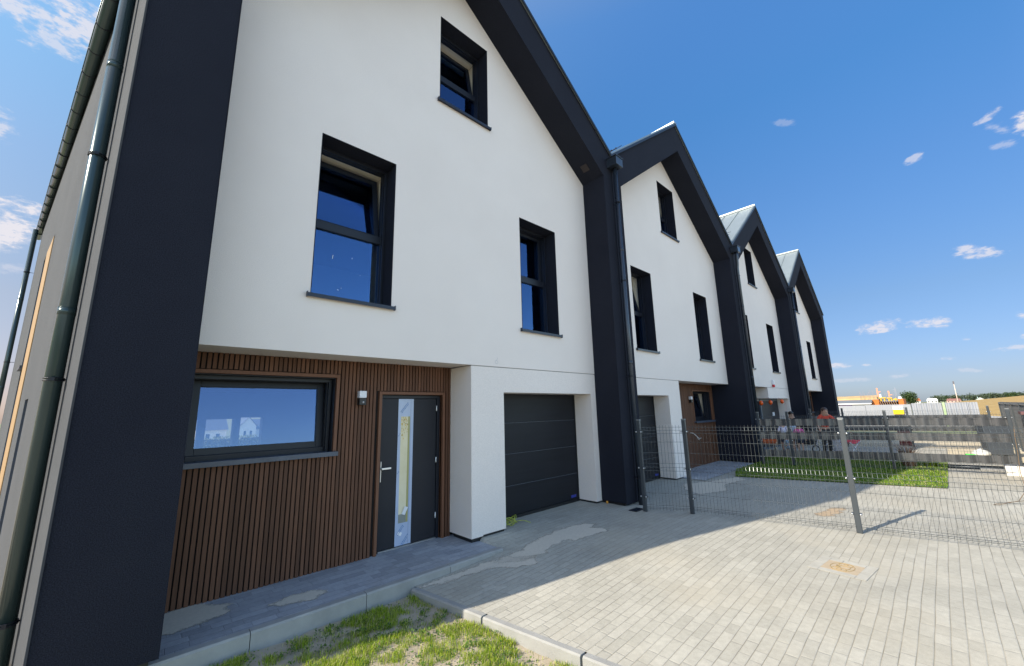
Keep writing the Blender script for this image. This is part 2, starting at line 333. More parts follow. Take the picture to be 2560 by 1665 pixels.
FOLH = leaf_mat('hazy_tree_leaves', (0.07, 0.10, 0.06), (0.13, 0.16, 0.09), 0.15)  # distance haze paled into the leaf colour
GRASS2 = leaf_mat('lawn_blades', (0.05, 0.14, 0.008), (0.27, 0.42, 0.025), 0.35)
SILL2 = mat('skylit_sill', (0.06, 0.075, 0.105), rough=0.35, spec=0.5, var=0.2, vscale=9)  # paler bluish tone paints in the light this sill catches
SOIL = mat('sandy_soil', (0.33, 0.28, 0.20), rough=0.98, bump=1.5, bscale=35, bdet=10, col2=(0.40, 0.34, 0.26), vscale=5)
BARK = mat('bark', (0.09, 0.07, 0.05), rough=0.9)
def patchy(m, sc=38):
    """lets the ground show through a thin layer where the mesh attribute 'cover' runs out"""
    t = m.node_tree; out = [n for n in t.nodes if n.type == 'OUTPUT_MATERIAL'][0]; b = t.nodes['Principled BSDF']
    a = t.nodes.new('ShaderNodeAttribute'); a.attribute_name = 'cover'; n = t.nodes.new('ShaderNodeTexNoise'); n.inputs['Scale'].default_value = sc; n.inputs['Detail'].default_value = 9; n.inputs['Roughness'].default_value = 0.75
    tc = t.nodes.new('ShaderNodeTexCoord'); t.links.new(tc.outputs['Object'], n.inputs['Vector'])
    x = t.nodes.new('ShaderNodeMath'); x.operation = 'MULTIPLY_ADD'; x.inputs[1].default_value = 3.0; x.inputs[2].default_value = -1.75; t.links.new(n.outputs[0], x.inputs[0])
    y = t.nodes.new('ShaderNodeMath'); y.operation = 'MULTIPLY_ADD'; y.use_clamp = True; y.inputs[1].default_value = 2.0; t.links.new(a.outputs['Fac'], y.inputs[0]); t.links.new(x.outputs[0], y.inputs[2])
    tr = t.nodes.new('ShaderNodeBsdfTransparent'); mx = t.nodes.new('ShaderNodeMixShader'); t.links.new(y.outputs[0], mx.inputs[0]); t.links.new(tr.outputs[0], mx.inputs[1]); t.links.new(b.outputs[0], mx.inputs[2]); t.links.new(mx.outputs[0], out.inputs[0])
    return m
patchy(SANDG)
def plain(name, c, r=0.6, **k): return mat(name, c, rough=r, **k)

# ------------------------------------------------------------------ row of houses
HW = 7.2; YA = 0.519; YW = 1.045; YG = 0.93; ZJ = 2.383; ZGT = 1.993
ZE = 7.034; ZP = 9.69; SL = (ZP - ZE) / 3.6; ZIP = 8.863; SLI = 0.734
def inner_z(x, cx): return ZIP - SLI * abs(x - cx)
def outer_z(x, cx): return ZP - SL * abs(x - cx)

def make_window(house, x0, x1, z0, z1, zt, tilt, glass=GLASS, sill_over=0.035, yf=None, yo=YA, single=False):
    """window with dark lining, frame, transom, upper tilted sash, panes and sill (world coordinates)"""
    yf = yf or YA + 0.29
    f = MB(); t = 0.055; d0, d1 = yf, yf + 0.07
    f.box(x0, x0 + t, d0, d1, z0, z1); f.box(x1 - t, x1, d0, d1, z0, z1)
    f.box(x0 + t, x1 - t, d0, d1, z0, z0 + t); f.box(x0 + t, x1 - t, d0, d1, z1 - t, z1)
    if not single: f.box(x0 + t, x1 - t, d0 + 0.002, d1, zt - 0.055, zt + 0.05)
    w = f.build('window', ANTH, house, bevel=0.004)
    r = MB(); e = 0.008; ya = yo - 0.003
    r.box(x0 + 0.001, x0 + e, ya, d0 - 0.001, z0, z1 - 0.001); r.box(x1 - e, x1 - 0.001, ya, d0 - 0.001, z0, z1 - 0.001); r.box(x0 + e, x1 - e, ya, d0 - 0.001, z1 - e, z1 - 0.001)
    r.build('reveal', DARK if not single else ANTH, w)
    # guide rails of the roller blind
    g = MB()
    for xx in (x0 + 0.012, x1 - 0.047): g.box(xx, xx + 0.035, d0 - 0.05, d0 - 0.003, z0, z1 - 0.05)
    g.box(x0 + e, x1 - e, d0 - 0.045, d0 - 0.003, z1 - 0.05, z1 - 0.008)
    g.build('blind_rail', ANTH, w, bevel=0.003)
    # sash (top part, or the whole window) tilted inwards at the top
    a0, a1, b0, b1 = x0 + t - 0.01, x1 - t + 0.01, (z0 + t - 0.01 if single else zt + 0.03), z1 - t + 0.015
    s = MB(); q = 0.065 if not single else 0.08; ys0, ys1 = 0.0, 0.07
    s.box(a0, a0 + q, ys0, ys1, 0, b1 - b0); s.box(a1 - q, a1, ys0, ys1, 0, b1 - b0)
    s.box(a0 + q, a1 - q, ys0, ys1, 0, q); s.box(a0 + q, a1 - q, ys0, ys1, b1 - b0 - q, b1 - b0)
    so = s.build('sash', ANTH, w, bevel=0.004)
    p = MB().box(a0 + q, a1 - q, 0.028, 0.034, q, b1 - b0 - q)
    po = p.build('pane', glass, w)
    for o in (so, po):
        o.location = (0, d1 - 0.03 + 0.02, b0); o.rotation_euler.x = -tilt
    if not single:
        p = MB().box(x0 + t, x1 - t, d0 + 0.035, d0 + 0.041, z0 + t, zt - 0.055); p.build('pane', glass, w)
    if yo == YA and x0 < 3:
        for (fx_, fz_, w_, h_, t_) in ((.33, .62, .006, .05, .1), (.58, .66, .004, .02, 0), (.42, .2, .018, .008, .4), (.46, .23, .008, .008, .2), (.7, .45, .006, .006, 0)):
            MB().obox(Matrix.Translation((x0 + fx_ * (x1-x0), d0 + 0.0335, z0 + fz_ * (zt - z0))) @ Matrix.Rotation(t_, 4, 'Y'), w_, .001, h_).build('paint_speck', WHITEP, w)
    # inner plaster reveal behind the frame
    c = MB(); y2 = d1 + 0.34
    for (m0, m1, n0, n1) in ((x0 - 0.03, x0 - 0.004, z0, z1), (x1 + 0.004, x1 + 0.03, z0, z1), (x0 - 0.004, x1 + 0.004, z1 + 0.004, z1 + 0.03)):
        c.box(m0, m1, d1 - 0.01, y2, n0, n1)
    c.build('inner_reveal', CREAM, w)
    sm = MB(); ov = sill_over
    sm.box(x0 - ov, x1 + ov, yo - 0.045, d0 + 0.005, z0 - 0.03, z0 - 0.004); sm.box(x0 - ov, x1 + ov, yo - 0.048, yo - 0.045, z0 - 0.045, z0 + 0.0)
    for xx in (x0 - ov - 0.006, x1 + ov): sm.box(xx, xx + 0.006, yo - 0.05, yo - 0.002, z0 - 0.046, z0 + 0.014)
    sm.build('sill', ANTHS, w, bevel=0.002)
    return w

def cladding(house, x0, x1, z0, z1, holes, pitch=0.0475, bw=0.034):
    """vertical battens cut round the openings, on a dark backing board"""
    bk = MB().prism([(x0, z0), (x1, z0), (x1, z1), (x0, z1)], [[(a, c), (b, c), (b, d), (a, d)] for a, b, c, d in holes], YW + 0.02, YW + 0.05)
    back = bk.build('cladding_board', WOODB, house)
    m = MB(); tones = []
    x = x0 + 0.004; k = 0
    while x + bw < x1:
        xa, xb = x, x + bw; segs = [(z0, z1)]
        for a, b, c, d in holes:
            if xb > a - 0.045 and xa < b + 0.045:
                ns = []
                for s0, s1 in segs:
                    if c - 0.045 > s0: ns.append((s0, min(s1, c - 0.045 if c > z0 + 0.1 else s0)))
                    if d + 0.045 < s1: ns.append((max(s0, d + 0.045), s1))
                segs = [q for q in ns if q[1] - q[0] > 0.02]
        tone = rnd.uniform(0.72, 1.12)
        for s0, s1 in segs:
            n = len(m.v); m.box(xa + rnd.uniform(-.0015, .0015), xb, YW - 0.006 + rnd.uniform(-.001, .001), YW + 0.021, s0 + rnd.uniform(0, .006), s1)
            tones += [tone] * 8
        x += pitch
    o = m.build('wood_cladding', WOOD, house)
    ca = o.data.color_attributes.new('tone', 'FLOAT_COLOR', 'POINT')
    ca.data.foreach_set('color', [c for t in tones for c in (t, t * 0.97, t * 0.95, 1)])
    return o
def trim(parent, x0, x1, z0, z1, foot):
    m = MB(); w = 0.04; y0, y1 = YW - 0.022, YW + 0.19
    m.box(x0 - w, x0, y0, y1, z0, z1 + w); m.box(x1, x1 + w, y0, y1, z0, z1 + w); m.box(x0, x1, y0 + .001, y1, z1, z1 + w)
    return m.build('wood_trim', WOODT, parent, bevel=0.003)

def front_door(house, x0, x1, z0, z1):
    f = MB(); y = YW + 0.075
    f.box(x0 + .004, x0 + 0.05, y - 0.02, y + 0.07, z0, z1 - .004); f.box(x1 - 0.05, x1 - .004, y - 0.02, y + 0.07, z0, z1 - .004); f.box(x0 + 0.05, x1 - 0.05, y - 0.018, y + 0.07, z1 - 0.05, z1 - .004)
    d = f.build('front_door', ANTH, house, bevel=0.004)
    w = x1 - x0
    l = MB().box(x0 + 0.053, x1 - 0.053, y + 0.004, y + 0.06, z0 + 0.02, z1 - 0.053)
    l.build('door_leaf', DOORM, d, bevel=0.003)
    c = MB().box(x0 + 0.053, x1 - 0.053, y - 0.02, y + 0.06, z0 - 0.005, z0 + 0.016); c.build('threshold', GALV, d)
    return d, y

def door_details(d, y, x0, x1, z0, z1):
    xs0, xs1 = x0 + 0.29, x0 + 0.525
    film = plain('blue_protective_film', (0.40, 0.47, 0.62), 0.3, bump=0.3, bscale=14, var=0.08)
    gx0, gx1, gz0, gz1 = xs0 + 0.042, xs1 - 0.052, z0 + 0.30, z1 - 0.30
    m = MB().prism([(xs0, z0 + 0.022), (xs1, z0 + 0.022), (xs1, z1 - 0.056), (xs0, z1 - 0.056)], [[(gx0, gz0), (gx1, gz0), (gx1, gz1), (gx0, gz1)]], y, y + 0.003)
    fs = m.build('film_strip', film, d)
    MB().box(xs1 - 0.045, xs1 - 0.042, y - 0.0015, y - 0.0002, z0 + 0.03, z1 - 0.06).build('film_seam', plain('film_seam_blue', (0.16, 0.22, 0.38)), fs)
    # rows of small blue printing running diagonally on the film
    ink = plain('blue_print', (0.05, 0.16, 0.38), 0.5)
    for (cx, cz, ln, nrow) in ((xs0 + 0.09, z1 - 0.17, 0.17, 2), (xs0 + 0.07, z0 + 0.22, 0.13, 2), (xs0 + 0.15, z0 + 0.10, 0.17, 2), (xs0 + 0.02, z0 + 0.95, 0.1, 1), (xs0 + 0.02, z0 + 1.45, 0.09, 1)):
        a = R(50); pm = MB()
        for rw in range(nrow):
            s = -ln / 2
            while s < ln / 2:
                wd = rnd.uniform(0.006, 0.012); px = cx + s * math.cos(a) - rw * 0.02 * math.sin(a) * -1; pz = cz + s * math.sin(a) + rw * 0.02 * math.cos(a) * -1
                if xs0 + 0.004 < px < xs1 - 0.05 and not (gx0 - 0.006 < px < gx1 + 0.006 and gz0 - 0.006 < pz < gz1 + 0.006):
                    pm.obox(Matrix.Translation((px, y - 0.0012, pz)) @ Matrix.Rotation(-a, 4, 'Y'), wd, 0.0012, rnd.uniform(0.006, 0.011))
                s += wd + 0.004
        pm.build('film_printing', ink, fs)
    # long glass light, honey coloured obscured glass
    gm = mat('obscured_honey_glass', (0.66, 0.58, 0.36), rough=0.25, spec=0.6, bump=0.3, bscale=20, col2=(0.78, 0.71, 0.52), vscale=2.2)
    MB().box(gx0, gx1, y + 0.0015, y + 0.012, gz0, gz1).build('glass_light', gm, d)
    MB().box(gx1 - 0.028, gx1, y - 0.001, y + 0.0012, gz0, gz1).build('light_edge', plain('olive_edge', (0.36, 0.33, 0.13), 0.4), d)
    # crumpled golden film in the top of the light
    cr = MB()
    for i in range(70):
        px = rnd.uniform(gx0 + 0.006, gx1 - 0.034); pz = gz1 - abs(rnd.gauss(0, 0.13)) - 0.008
        if pz < gz0 + 0.3: continue
        q = [(px + rnd.uniform(-.014, .014), y - rnd.uniform(.0005, .004), pz + rnd.uniform(-.02, .02)) for _ in range(3)]
        q = [(min(max(a, gx0), gx1 - 0.03), b, min(c, gz1 - 0.002)) for a, b, c in q]
        cr.add(q, [(0, 1, 2)], rnd.randrange(2))
    cr.build('crumpled_film', [plain('gold_film', (0.72, 0.50, 0.12), 0.2), plain('gold_film_dark', (0.35, 0.22, 0.04), 0.3)], d)
    MB().box(gx0, gx1 - 0.03, y - 0.0012, y + 0.0012, gz0, gz0 + 0.11).build('light_base', plain('grey_putty', (0.24, 0.25, 0.22), 0.6), d)
    st = MB(); pap = plain('white_paper', (0.78, 0.78, 0.8), 0.7)
    st.obox(Matrix.Translation((gx1 - 0.052, y - 0.012, gz0 + 0.15)) @ Matrix.Rotation(R(22), 4, 'Y') @ Matrix.Rotation(R(8), 4, 'X'), 0.052, 0.001, 0.105); st.build('hanging_tag', pap, d)
    st = MB(); st.obox(Matrix.Translation((xs0 + 0.068, y - 0.001, z0 + 0.17)) @ Matrix.Rotation(R(28), 4, 'Y'), 0.062, 0.0014, 0.042); st.build('sticker', pap, d)
    h = MB(); hx = x0 + 0.052
    h.box(hx - 0.006, hx + 0.012, y - 0.008, y + 0.006, z0 + 0.86, z0 + 1.12)
    h.tube([(hx + 0.003, y - 0.005, z0 + 1.03), (hx + 0.003, y - 0.055, z0 + 1.03)], 0.009)
    h.box(hx - 0.004, hx + 0.125, y - 0.064, y - 0.05, z0 + 1.02, z0 + 1.042)
    h.build('door_handle', plain('brushed_steel', (0.75, 0.75, 0.74), 0.3, metal=0.6), d, bevel=0.002)
    for zz in (0.27, 1.03, 1.77):
        MB().tube([(x1 - 0.055, y - 0.008, z0 + zz), (x1 - 0.055, y - 0.008, z0 + zz + 0.075)], 0.008).build('hinge', WHITEP, d)

def lamp(house, x, z):
    b = MB().box(x - 0.045, x + 0.045, YW - 0.085, YW - 0.006, z - 0.09, z - 0.002).box(x - 0.035, x + 0.035, YW - 0.03, YW + 0.02, z - 0.06, z + 0.06)
    o = b.build('wall_lamp', BLACKP, house, bevel=0.006)
    MB().box(x - 0.047, x + 0.047, YW - 0.088, YW - 0.008, z, z + 0.09).build('lamp_shade', mat('opal_shade', (0.72, 0.72, 0.76), rough=0.3), o, bevel=0.008)
    MB().ball((x + 0.005, YW - 0.085, z - 0.055), 0.014, 0.009, 0.014).build('sensor', plain('grey_lens', (0.35, 0.35, 0.38), 0.2), o)
    return o

def garage_door(house, x0, x1):
    m = MB(); zs = [0.045, 0.51, 1.012, 1.512, ZGT - 0.003]
    for a, b in zip(zs[:-1], zs[1:]): m.box(x0 + 0.03, x1 - 0.03, YG, YG + 0.04, a + 0.005, b - 0.005)
    m.box(x0 + 0.03, x1 - 0.03, YG + 0.008, YG + 0.035, zs[0], zs[-1])
    d = m.build('garage_door', GARD, house, bevel=0.004)
    j = MB()
    for z in zs[1:4]: j.box(x0 + 0.03, x1 - 0.03, YG + 0.001, YG + 0.006, z - 0.004, z - 0.0005)
    j.build('joint_line', plain('pale_joint', (0.13, 0.15, 0.18), 0.4), d)  # paler line along each panel joint
    s = MB().box(x0 + 0.004, x1 - 0.004, YG - 0.01, YG + 0.05, 0.0, 0.045); s.box(x0 + .004, x0 + .03, YG - .01, YG + .05, 0.045, ZGT - .003); s.box(x1 - .03, x1 - .004, YG - .01, YG + .05, 0.045, ZGT - .003)
    s.build('rubber_seal', SEAL, d)
    MB().box(x1 - 0.24, x1 - 0.09, YG - 0.003, YG - 0.0005, 0.085, 0.13).build('blue_badge', plain('blue_label', (0.02, 0.035, 0.28), 0.35), d)
    # streaks of dried grime on the right part of the door
    return d

def downpipe(house, x, y, z0, z1, m, r=0.05, box=True, swan=False):
    p = MB()
    if swan: pts = [(x - 0.05, y - 0.05, z1), (x - 0.05, y - 0.05, z1 - 0.12), (x - 0.01, y - 0.02, z1 - 0.42), (x, y, z1 - 0.55), (x, y, z0)]
    else: pts = [(x, y, z1), (x, y, z0)]
    p.tube(pts, r, 16)
    for zz in (2.6, 4.9):
        if z0 < zz < z1 - .6: p.tube([(x, y, zz), (x, y, zz + 0.004)], r + 0.002, 16); p.tube([(x, y, zz - .06), (x, y, zz)], r + 0.0015, 16)
    o = p.build('downpipe', m, house)
    return o
def bracket(pipe, x, y, z, r, wall_dir):
    c = MB(); n = 20
    c.tube([(x + (r + .004) * math.cos(2*math.pi*i/n), y + (r + .004) * math.sin(2*math.pi*i/n), z) for i in range(n)], 0.005, 6, closed=True)
    c.tube([(x + (r + .004) * math.cos(2*math.pi*i/n), y + (r + .004) * math.sin(2*math.pi*i/n), z + .018) for i in range(n)], 0.004, 6, closed=True)
    w = Vector(wall_dir); s = Vector((x, y, z + .009)) + w * r
    c.tube([s, s + w * 0.07], 0.006, 6)
    t = w.orthogonal().normalized() if abs(w.z) > .5 else Vector((w.y, -w.x, 0))
    c.box(x + t.x*r - .012, x + t.x*r + .012, y + t.y*r - .02, y + t.y*r - .0, z - .004, z + .022)
    return c.build('pipe_bracket', ANTH, pipe)

HL = ['nearest row house, brown slatted ground floor and dark front door with pale glass strip',
      'second row house behind the near mesh fence, its upper windows tilted open',
      'third row house, with orange ribbons and balloons round its dark glazed entrance',
      'farthest row house, with a sharp gable and bare charcoal end column against the sky']
houses = []
YB = 12.0
def row_house(i):
    X = i * HW; cx = X + 3.6
    H = thing('row_house', (X + 3.6, 0, 0), HL[i], 'house', 'row houses with charcoal gables')
    inv = Matrix.Translation((-(X + 3.6), 0, 0))
    tl = 0.628 if i == 0 else 0.326
    xr = (i + 1) * HW if i < 3 else 29.11
    tr = 0.326 if i < 3 else 0.63
    def kid_fix(): pass
    # charcoal gable frame
    zo_r = outer_z(xr, cx)
    out = [(X, 0.04), (X, ZE), (cx, ZP), (xr, zo_r), (xr, 0.04), (xr - tr, 0.04), (xr - tr, inner_z(xr - tr, cx)), (cx, ZIP), (X + tl, inner_z(X + tl, cx)), (X + tl, 0.04)]
    fr = MB().prism(out, [], 0.0, 1.6).build('gable_frame', DARK, H, bevel=0.012)
    # base recess under the columns
    MB().box(X + 0.05, X + tl - 0.04, 0.06, 1.5, -0.2, 0.04).build('plinth', PLINTH, H); MB().box(xr - tr + 0.04, xr - 0.05, 0.06, 1.5, -0.2, 0.04).build('plinth', PLINTH, H)
    mir = i in (1, 3)
    def mx(x): return X + (HW - x if mir else x)
    gl, gr = sorted((mx(4.4655), mx(6.72))); xp = mx(3.841)
    fx0, fx1 = X + tl - 0.12, xr - tr + 0.12
    wb = (X + 1.398, X + 2.364) if i in (1, 3) else (X + 1.596, X + 2.561)
    ws = (X + 4.904, X + 5.858); wa = (X + 3.238, X + 4.209)
    Z0, Z1, ZA0, ZA1 = 3.045, 5.066, 6.486, 8.048
    hole = lambda a, b, c, d: [(a, c), (b, c), (b, d), (a, d)]
    up = [(fx0, ZJ), (fx1, ZJ), (fx1, inner_z(fx1, cx) + 0.1), (cx, ZIP + 0.1), (fx0, inner_z(fx0, cx) + 0.1)]
    holes = [hole(*wb, Z0, Z1), hole(*ws, Z0, Z1), hole(*wa, ZA0, ZA1)]
    fac = MB().prism(up, holes, YA, YA + 0.22)
    f = fac.build('facade', WHITE, H)
    # lower block with the garage opening, joint recess under the upper wall
    gx0, gx1 = (xp, fx1) if not mir else (fx0, xp)
    lo_ = MB()
    if i != 2:
        lo_.prism([(gx0, 0.035), (gl, 0.035), (gl, ZGT), (gr, ZGT), (gr, 0.035), (gx1, 0.035), (gx1, ZJ - 0.012), (gx0, ZJ - 0.012)], [], YA + 0.003, YG + 0.06)
    else:
        lo_.prism([(gr, 0.035), (gx1, 0.035), (gx1, ZJ - 0.012), (gx0, ZJ - 0.012), (gx0, 1.96), (gr, 1.96)], [], YA + 0.003, YG + 0.06)
    lo_.build('lower_wall', WHITE, H)
    MB().box(gx0 + 0.01, gx1, YA + 0.02, YG, ZJ - 0.012, ZJ).build('wall_joint', plain('joint_shadow_gap', (0.3, 0.3, 0.3)), H)
    # porch reveal wall and soffit
    px = xp; s = 1 if not mir else -1
    if i != 2: MB().box(min(px - s*.003, px + s*0.2), max(px - s*.003, px + s*0.2), YA + 0.0045, YW + 0.1, 0.02, ZJ - 0.0125).build('porch_side_wall', WHITE, H)
    else: MB().box(px - .003, px + 0.2, YA + 0.0045, YW + 0.1, 1.962, ZJ - 0.0125).build('porch_side_wall', WHITE, H)
    sx0, sx1 = (X + tl - .1, px) if not mir else (px, xr - tr + .1)
    MB().box(sx0, sx1, YA + 0.004, YW + 0.1, ZJ + 0.002, ZJ + 0.1).build('porch_soffit', WHITE, H)
    for (a_, b_) in ((gx0 + .02, gl - .02), (gr + .02, gx1 - .02)):
        if b_ > a_ and not (i == 2 and a_ < gl): MB().box(a_, b_, YA + .03, YG + .05, -0.2, 0.034).build('plinth', PLINTH, H)
    # windows
    tilts = [(R(9), 0.0, R(11)), (R(12), R(12), R(12)), (0.0, 0.0, 0.0), (0.0, 0.0, 0.0)][i]
    for (a, b), (c, d), zt, tt in ((wb, (Z0, Z1), 4.03, tilts[0]), (ws, (Z0, Z1), 4.07, tilts[1]), (wa, (ZA0, ZA1), 7.22, tilts[2])):
        make_window(H, a, b, c, d, zt, tt)
    # ground floor
    c0, c1 = (X + tl - 0.06, px) if not mir else (px, xr - tr + 0.06)
    if i in (0, 1, 3):
        if not mir: wx = (0.68, 2.125); dx = (2.73, 3.69)
        else: wx = sorted((12.55 - 7.2 + X, 13.88 - 7.2 + X)); dx = sorted((mx(2.73), mx(3.69)))
        wz0, wz1 = 1.272, 2.165
        hs = [(wx[0], wx[1], wz0, wz1)]
        if i == 0: hs.append((dx[0], dx[1], -0.04, 1.965))
        cladding(H, c0, c1, -0.038, ZJ + 0.001, hs)
        w = make_window(H, wx[0] + .002, wx[1] - .002, wz0 + .001, wz1 - .002, 0, R(5) if i == 0 else R(9), GLASS2, 0.02, yf=YW + 0.16, yo=YW + 0.02, single=True)
        trim(w, wx[0], wx[1], wz0, wz1, 0)
        MB().box(wx[0] - 0.05, wx[1] + 0.045, YW - 0.075, YW + 0.15, wz0 - 0.028, wz0 + 0.004).box(wx[0] - 0.05, wx[1] + 0.045, YW - 0.078, YW - 0.075, wz0 - 0.045, wz0 + 0.006).build('outer_sill', SILL2, w, bevel=0.002)
        if i == 0:
            d, y = front_door(H, dx[0], dx[1], -0.035, 1.965)
            trim(d, dx[0], dx[1], -0.035, 1.965, 0)
            door_details(d, y, dx[0], dx[1], -0.035, 1.965)
            lamp(H, 2.44, 1.915)
        if i == 1: lamp(H, 12.30, 1.915)
    if i != 2: garage_door(H, gl, gr)
    else:
        g = MB(); y = YG + 0.02; xs = [X + 1.5, X + 2.35, X + 3.05, X + 4.2, gr]
        for x in xs[:-1]: g.box(x, x + 0.07, y - .02, y + 0.06, 0, 1.96)
        g.box(X + .3, gr, y, y + 0.05, 1.86, 1.959); g.box(X + .3, gr, y, y + .05, 0.0, 0.1)
        e = g.build('entrance_screen', plain('light_grey_frame', (0.10, 0.13, 0.17), 0.4), H)
        MB().box(X + .3, gr, y + 0.02, y + 0.03, 0.1, 1.86).build('screen_glass', mat('dark_entrance_glass', (.01, .012, .018), rough=.08, spec=.5), e)
        MB().box(X + 4.25, gr - .02, y - 0.004, y + 0.045, 0.05, 1.86).build('door_leaf', DOORM, e)
        MB().box(X + 5.65, X + 5.9, y - 0.03, y - 0.005, 1.25, 1.4).build('paper_notice', WHITEP, e)
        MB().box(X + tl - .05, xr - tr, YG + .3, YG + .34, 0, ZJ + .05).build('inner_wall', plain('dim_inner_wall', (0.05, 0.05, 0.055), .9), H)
    # rooms behind the windows
    r = MB(); a, b = X + 0.12, xr - 0.12
    if i == 0: a = 0.2
    def room(z0, z1, yb, bk):
        y0 = YW + 0.33 if z0 < 1 else YA + 0.28
        r.quad((a,y0,z0),(b,y0,z0),(b,yb,z0),(a,yb,z0), 1); r.quad((a,y0,z1),(a,yb,z1),(b,yb,z1),(b,y0,z1), 0)
        r.quad((a,y0,z0),(a,yb,z0),(a,yb,z1),(a,y0,z1), 0); r.quad((b,y0,z0),(b,y0,z1),(b,yb,z1),(b,yb,z0), 0)
        if bk: r.prism([(a,z0),(b,z0),(b,z1),(a,z1)], bk, yb, yb + .3, 0)
        else: r.quad((a,yb,z0),(b,yb,z0),(b,yb,z1),(a,yb,z1), 0)
    if i == 0: room(0.0, 2.35, 9.0, [hole(0.9, 1.56, 0.05, 1.66), hole(1.72, 2.32, 0.05, 1.66), hole(2.47, 2.99, 0.05, 1.69)])
    elif i != 2: room(0.0, 2.35, 5.0, None)
    room(2.6, 5.2, 5.5, None); 
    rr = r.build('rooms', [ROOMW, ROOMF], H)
    r2 = MB(); zt = 8.2
    r2.quad((cx-1.6,YA+.28,6.0),(cx+1.6,YA+.28,6.0),(cx+1.6,5,6.0),(cx-1.6,5,6.0),1); r2.quad((cx-1.6,5,6.0),(cx+1.6,5,6.0),(cx+1.6,5,8.2),(cx-1.6,5,8.2))
    r2.quad((cx-1.6,YA+.28,6.0),(cx-1.6,5,6.0),(cx-1.6,5,8.2),(cx-1.6,YA+.28,8.2)); r2.quad((cx+1.6,YA+.28,6.0),(cx+1.6,5,6.0),(cx+1.6,5,8.2),(cx+1.6,YA+.28,8.2)); r2.quad((cx-1.6,YA+.28,8.2),(cx+1.6,YA+.28,8.2),(cx+1.6,5,8.2),(cx-1.6,5,8.2))
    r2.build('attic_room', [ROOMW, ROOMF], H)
    # roof: sheet with standing seams
    th = 0.06; yf = -0.035
    xl = X if i else -0.16; xl2 = X if i else -0.16 - 0.166 * YB
    xe = xr + (0.06 if i == 3 else 0)
    zl = ZE if i else outer_z(-0.13, cx) - 0.0; ze2 = outer_z(xe, cx)
    rf = MB()
    for (x0, z0, x0b, x1, z1) in ((xl, zl, xl2, cx, ZP), (xe, ze2, xe, cx, ZP)):
        v = [(x0, yf, z0 + .006), (x1, yf, z1 + .006), (x1, YB, z1 + .006), (x0b, YB, z0 + .006)]
        v2 = [(p[0], p[1], p[2] + th) for p in v]
        rf.add(v + v2, [(0,1,2,3), (7,6,5,4), (0,4,5,1), (1,5,6,2), (2,6,7,3), (3,7,4,0)])
        n = int((YB - yf) / 0.55)
        for k in range(n + 1):
            y = yf + 0.02 + k * 0.55; q = y / YB
            xa = x0 + (x0b - x0) * q
            rf.add([(xa, y, z0+th), (x1, y, z1+th), (x1, y+.02, z1+th), (xa, y+.02, z0+th), (xa, y, z0+th+.04), (x1, y, z1+th+.04), (x1, y+.02, z1+th+.04), (xa, y+.02, z0+th+.04)],
                   [(0,3,2,1), (4,5,6,7), (0,1,5,4), (1,2,6,5), (2,3,7,6), (3,0,4,7)])
    rf.box(cx - .09, cx + .09, yf - .004, YB, ZP + th - .03, ZP + th + .03)
    ro = rf.build('roof', ROOF, H)
    # dark verge flashing along the gable
    vf = MB()
    for sx in (-1, 1):
        xo = (xl if sx < 0 else xe); zo = outer_z(xo, cx)
        vf.add([(xo, yf-.012, zo-.02), (cx, yf-.012, ZP-.02), (cx, yf-.002, ZP-.02), (xo, yf-.002, zo-.02), (xo, yf-.012, zo+.05), (cx, yf-.012, ZP+.05), (cx, yf-.002, ZP+.05), (xo, yf-.002, zo+.05)],
               [(0,3,2,1), (4,5,6,7), (0,1,5,4), (1,2,6,5), (2,3,7,6), (3,0,4,7)])
    vf.build('verge_flashing', ANTH, ro)
    for q in range(3 if i else 0):
        sg = MB()
        x = X + 0.45 + 0.22*q; y = 0.35; z = outer_z(x, cx) + th
        sg.tube([(x, y, z), (x-.02, y, z+.12)], .008, 6); sg.tube([(x, y-.15, z+.1), (x, y+.15, z+.1)], .008, 6); sg.build('snow_guard', ANTH, ro)
    if i < 3 :
        bx = MB().box(xr - 0.16, xr + 0.09, -0.235, -0.001, 6.70, 6.89).box(xr - 0.175, xr + 0.105, -0.25, -0.002, 6.89, 6.905)
        bo = bx.build('gutter_box', PIPED, H, bevel=0.004)
        p = downpipe(H, xr - 0.02, -0.105, -0.02 if i == 0 else 0, 6.7, PIPED, 0.045, swan=(i == 1))
        for z in (0.45, 2.3, 4.2, 5.9): bracket(p, xr - 0.02, -0.105, z, 0.045, (0, 1, 0))
        MB().box(xr - .4, xr + .1, -.3, .06, -.003, .004) 
    if i == 0:
        # small square vent under the eave
        MB().obox(Matrix.Translation((6.62, 0.26, inner_z(6.62, cx) - 0.004)) @ Matrix.Rotation(math.atan(SLI), 4, 'Y'), 0.15, 0.15, 0.01).build('vent_frame', plain('rusty_brown', (0.03, 0.02, 0.018)), H)
    # party and end walls, back wall
    if i: MB().box(X - 0.1, X + 0.1, 1.65, YB - .1, 0, ZE - .1).build('party_wall', GREYR, H)
    if i == 3: MB().box(28.82, 29.06, 1.65, YB - .1, 0, 6.7).build('end_wall', GREYR, H)
    if i: MB().prism([(X + .1, 0), (xr - .1, 0), (xr - .1, ZE - .2), (cx, ZP - .25), (X + .1, ZE - .2)], [], YB - .35, YB - .1).build('back_wall', WHITE, H)
    houses.append(H)
    return H
for i in range(4): row_house(i)
H1 = houses[0]
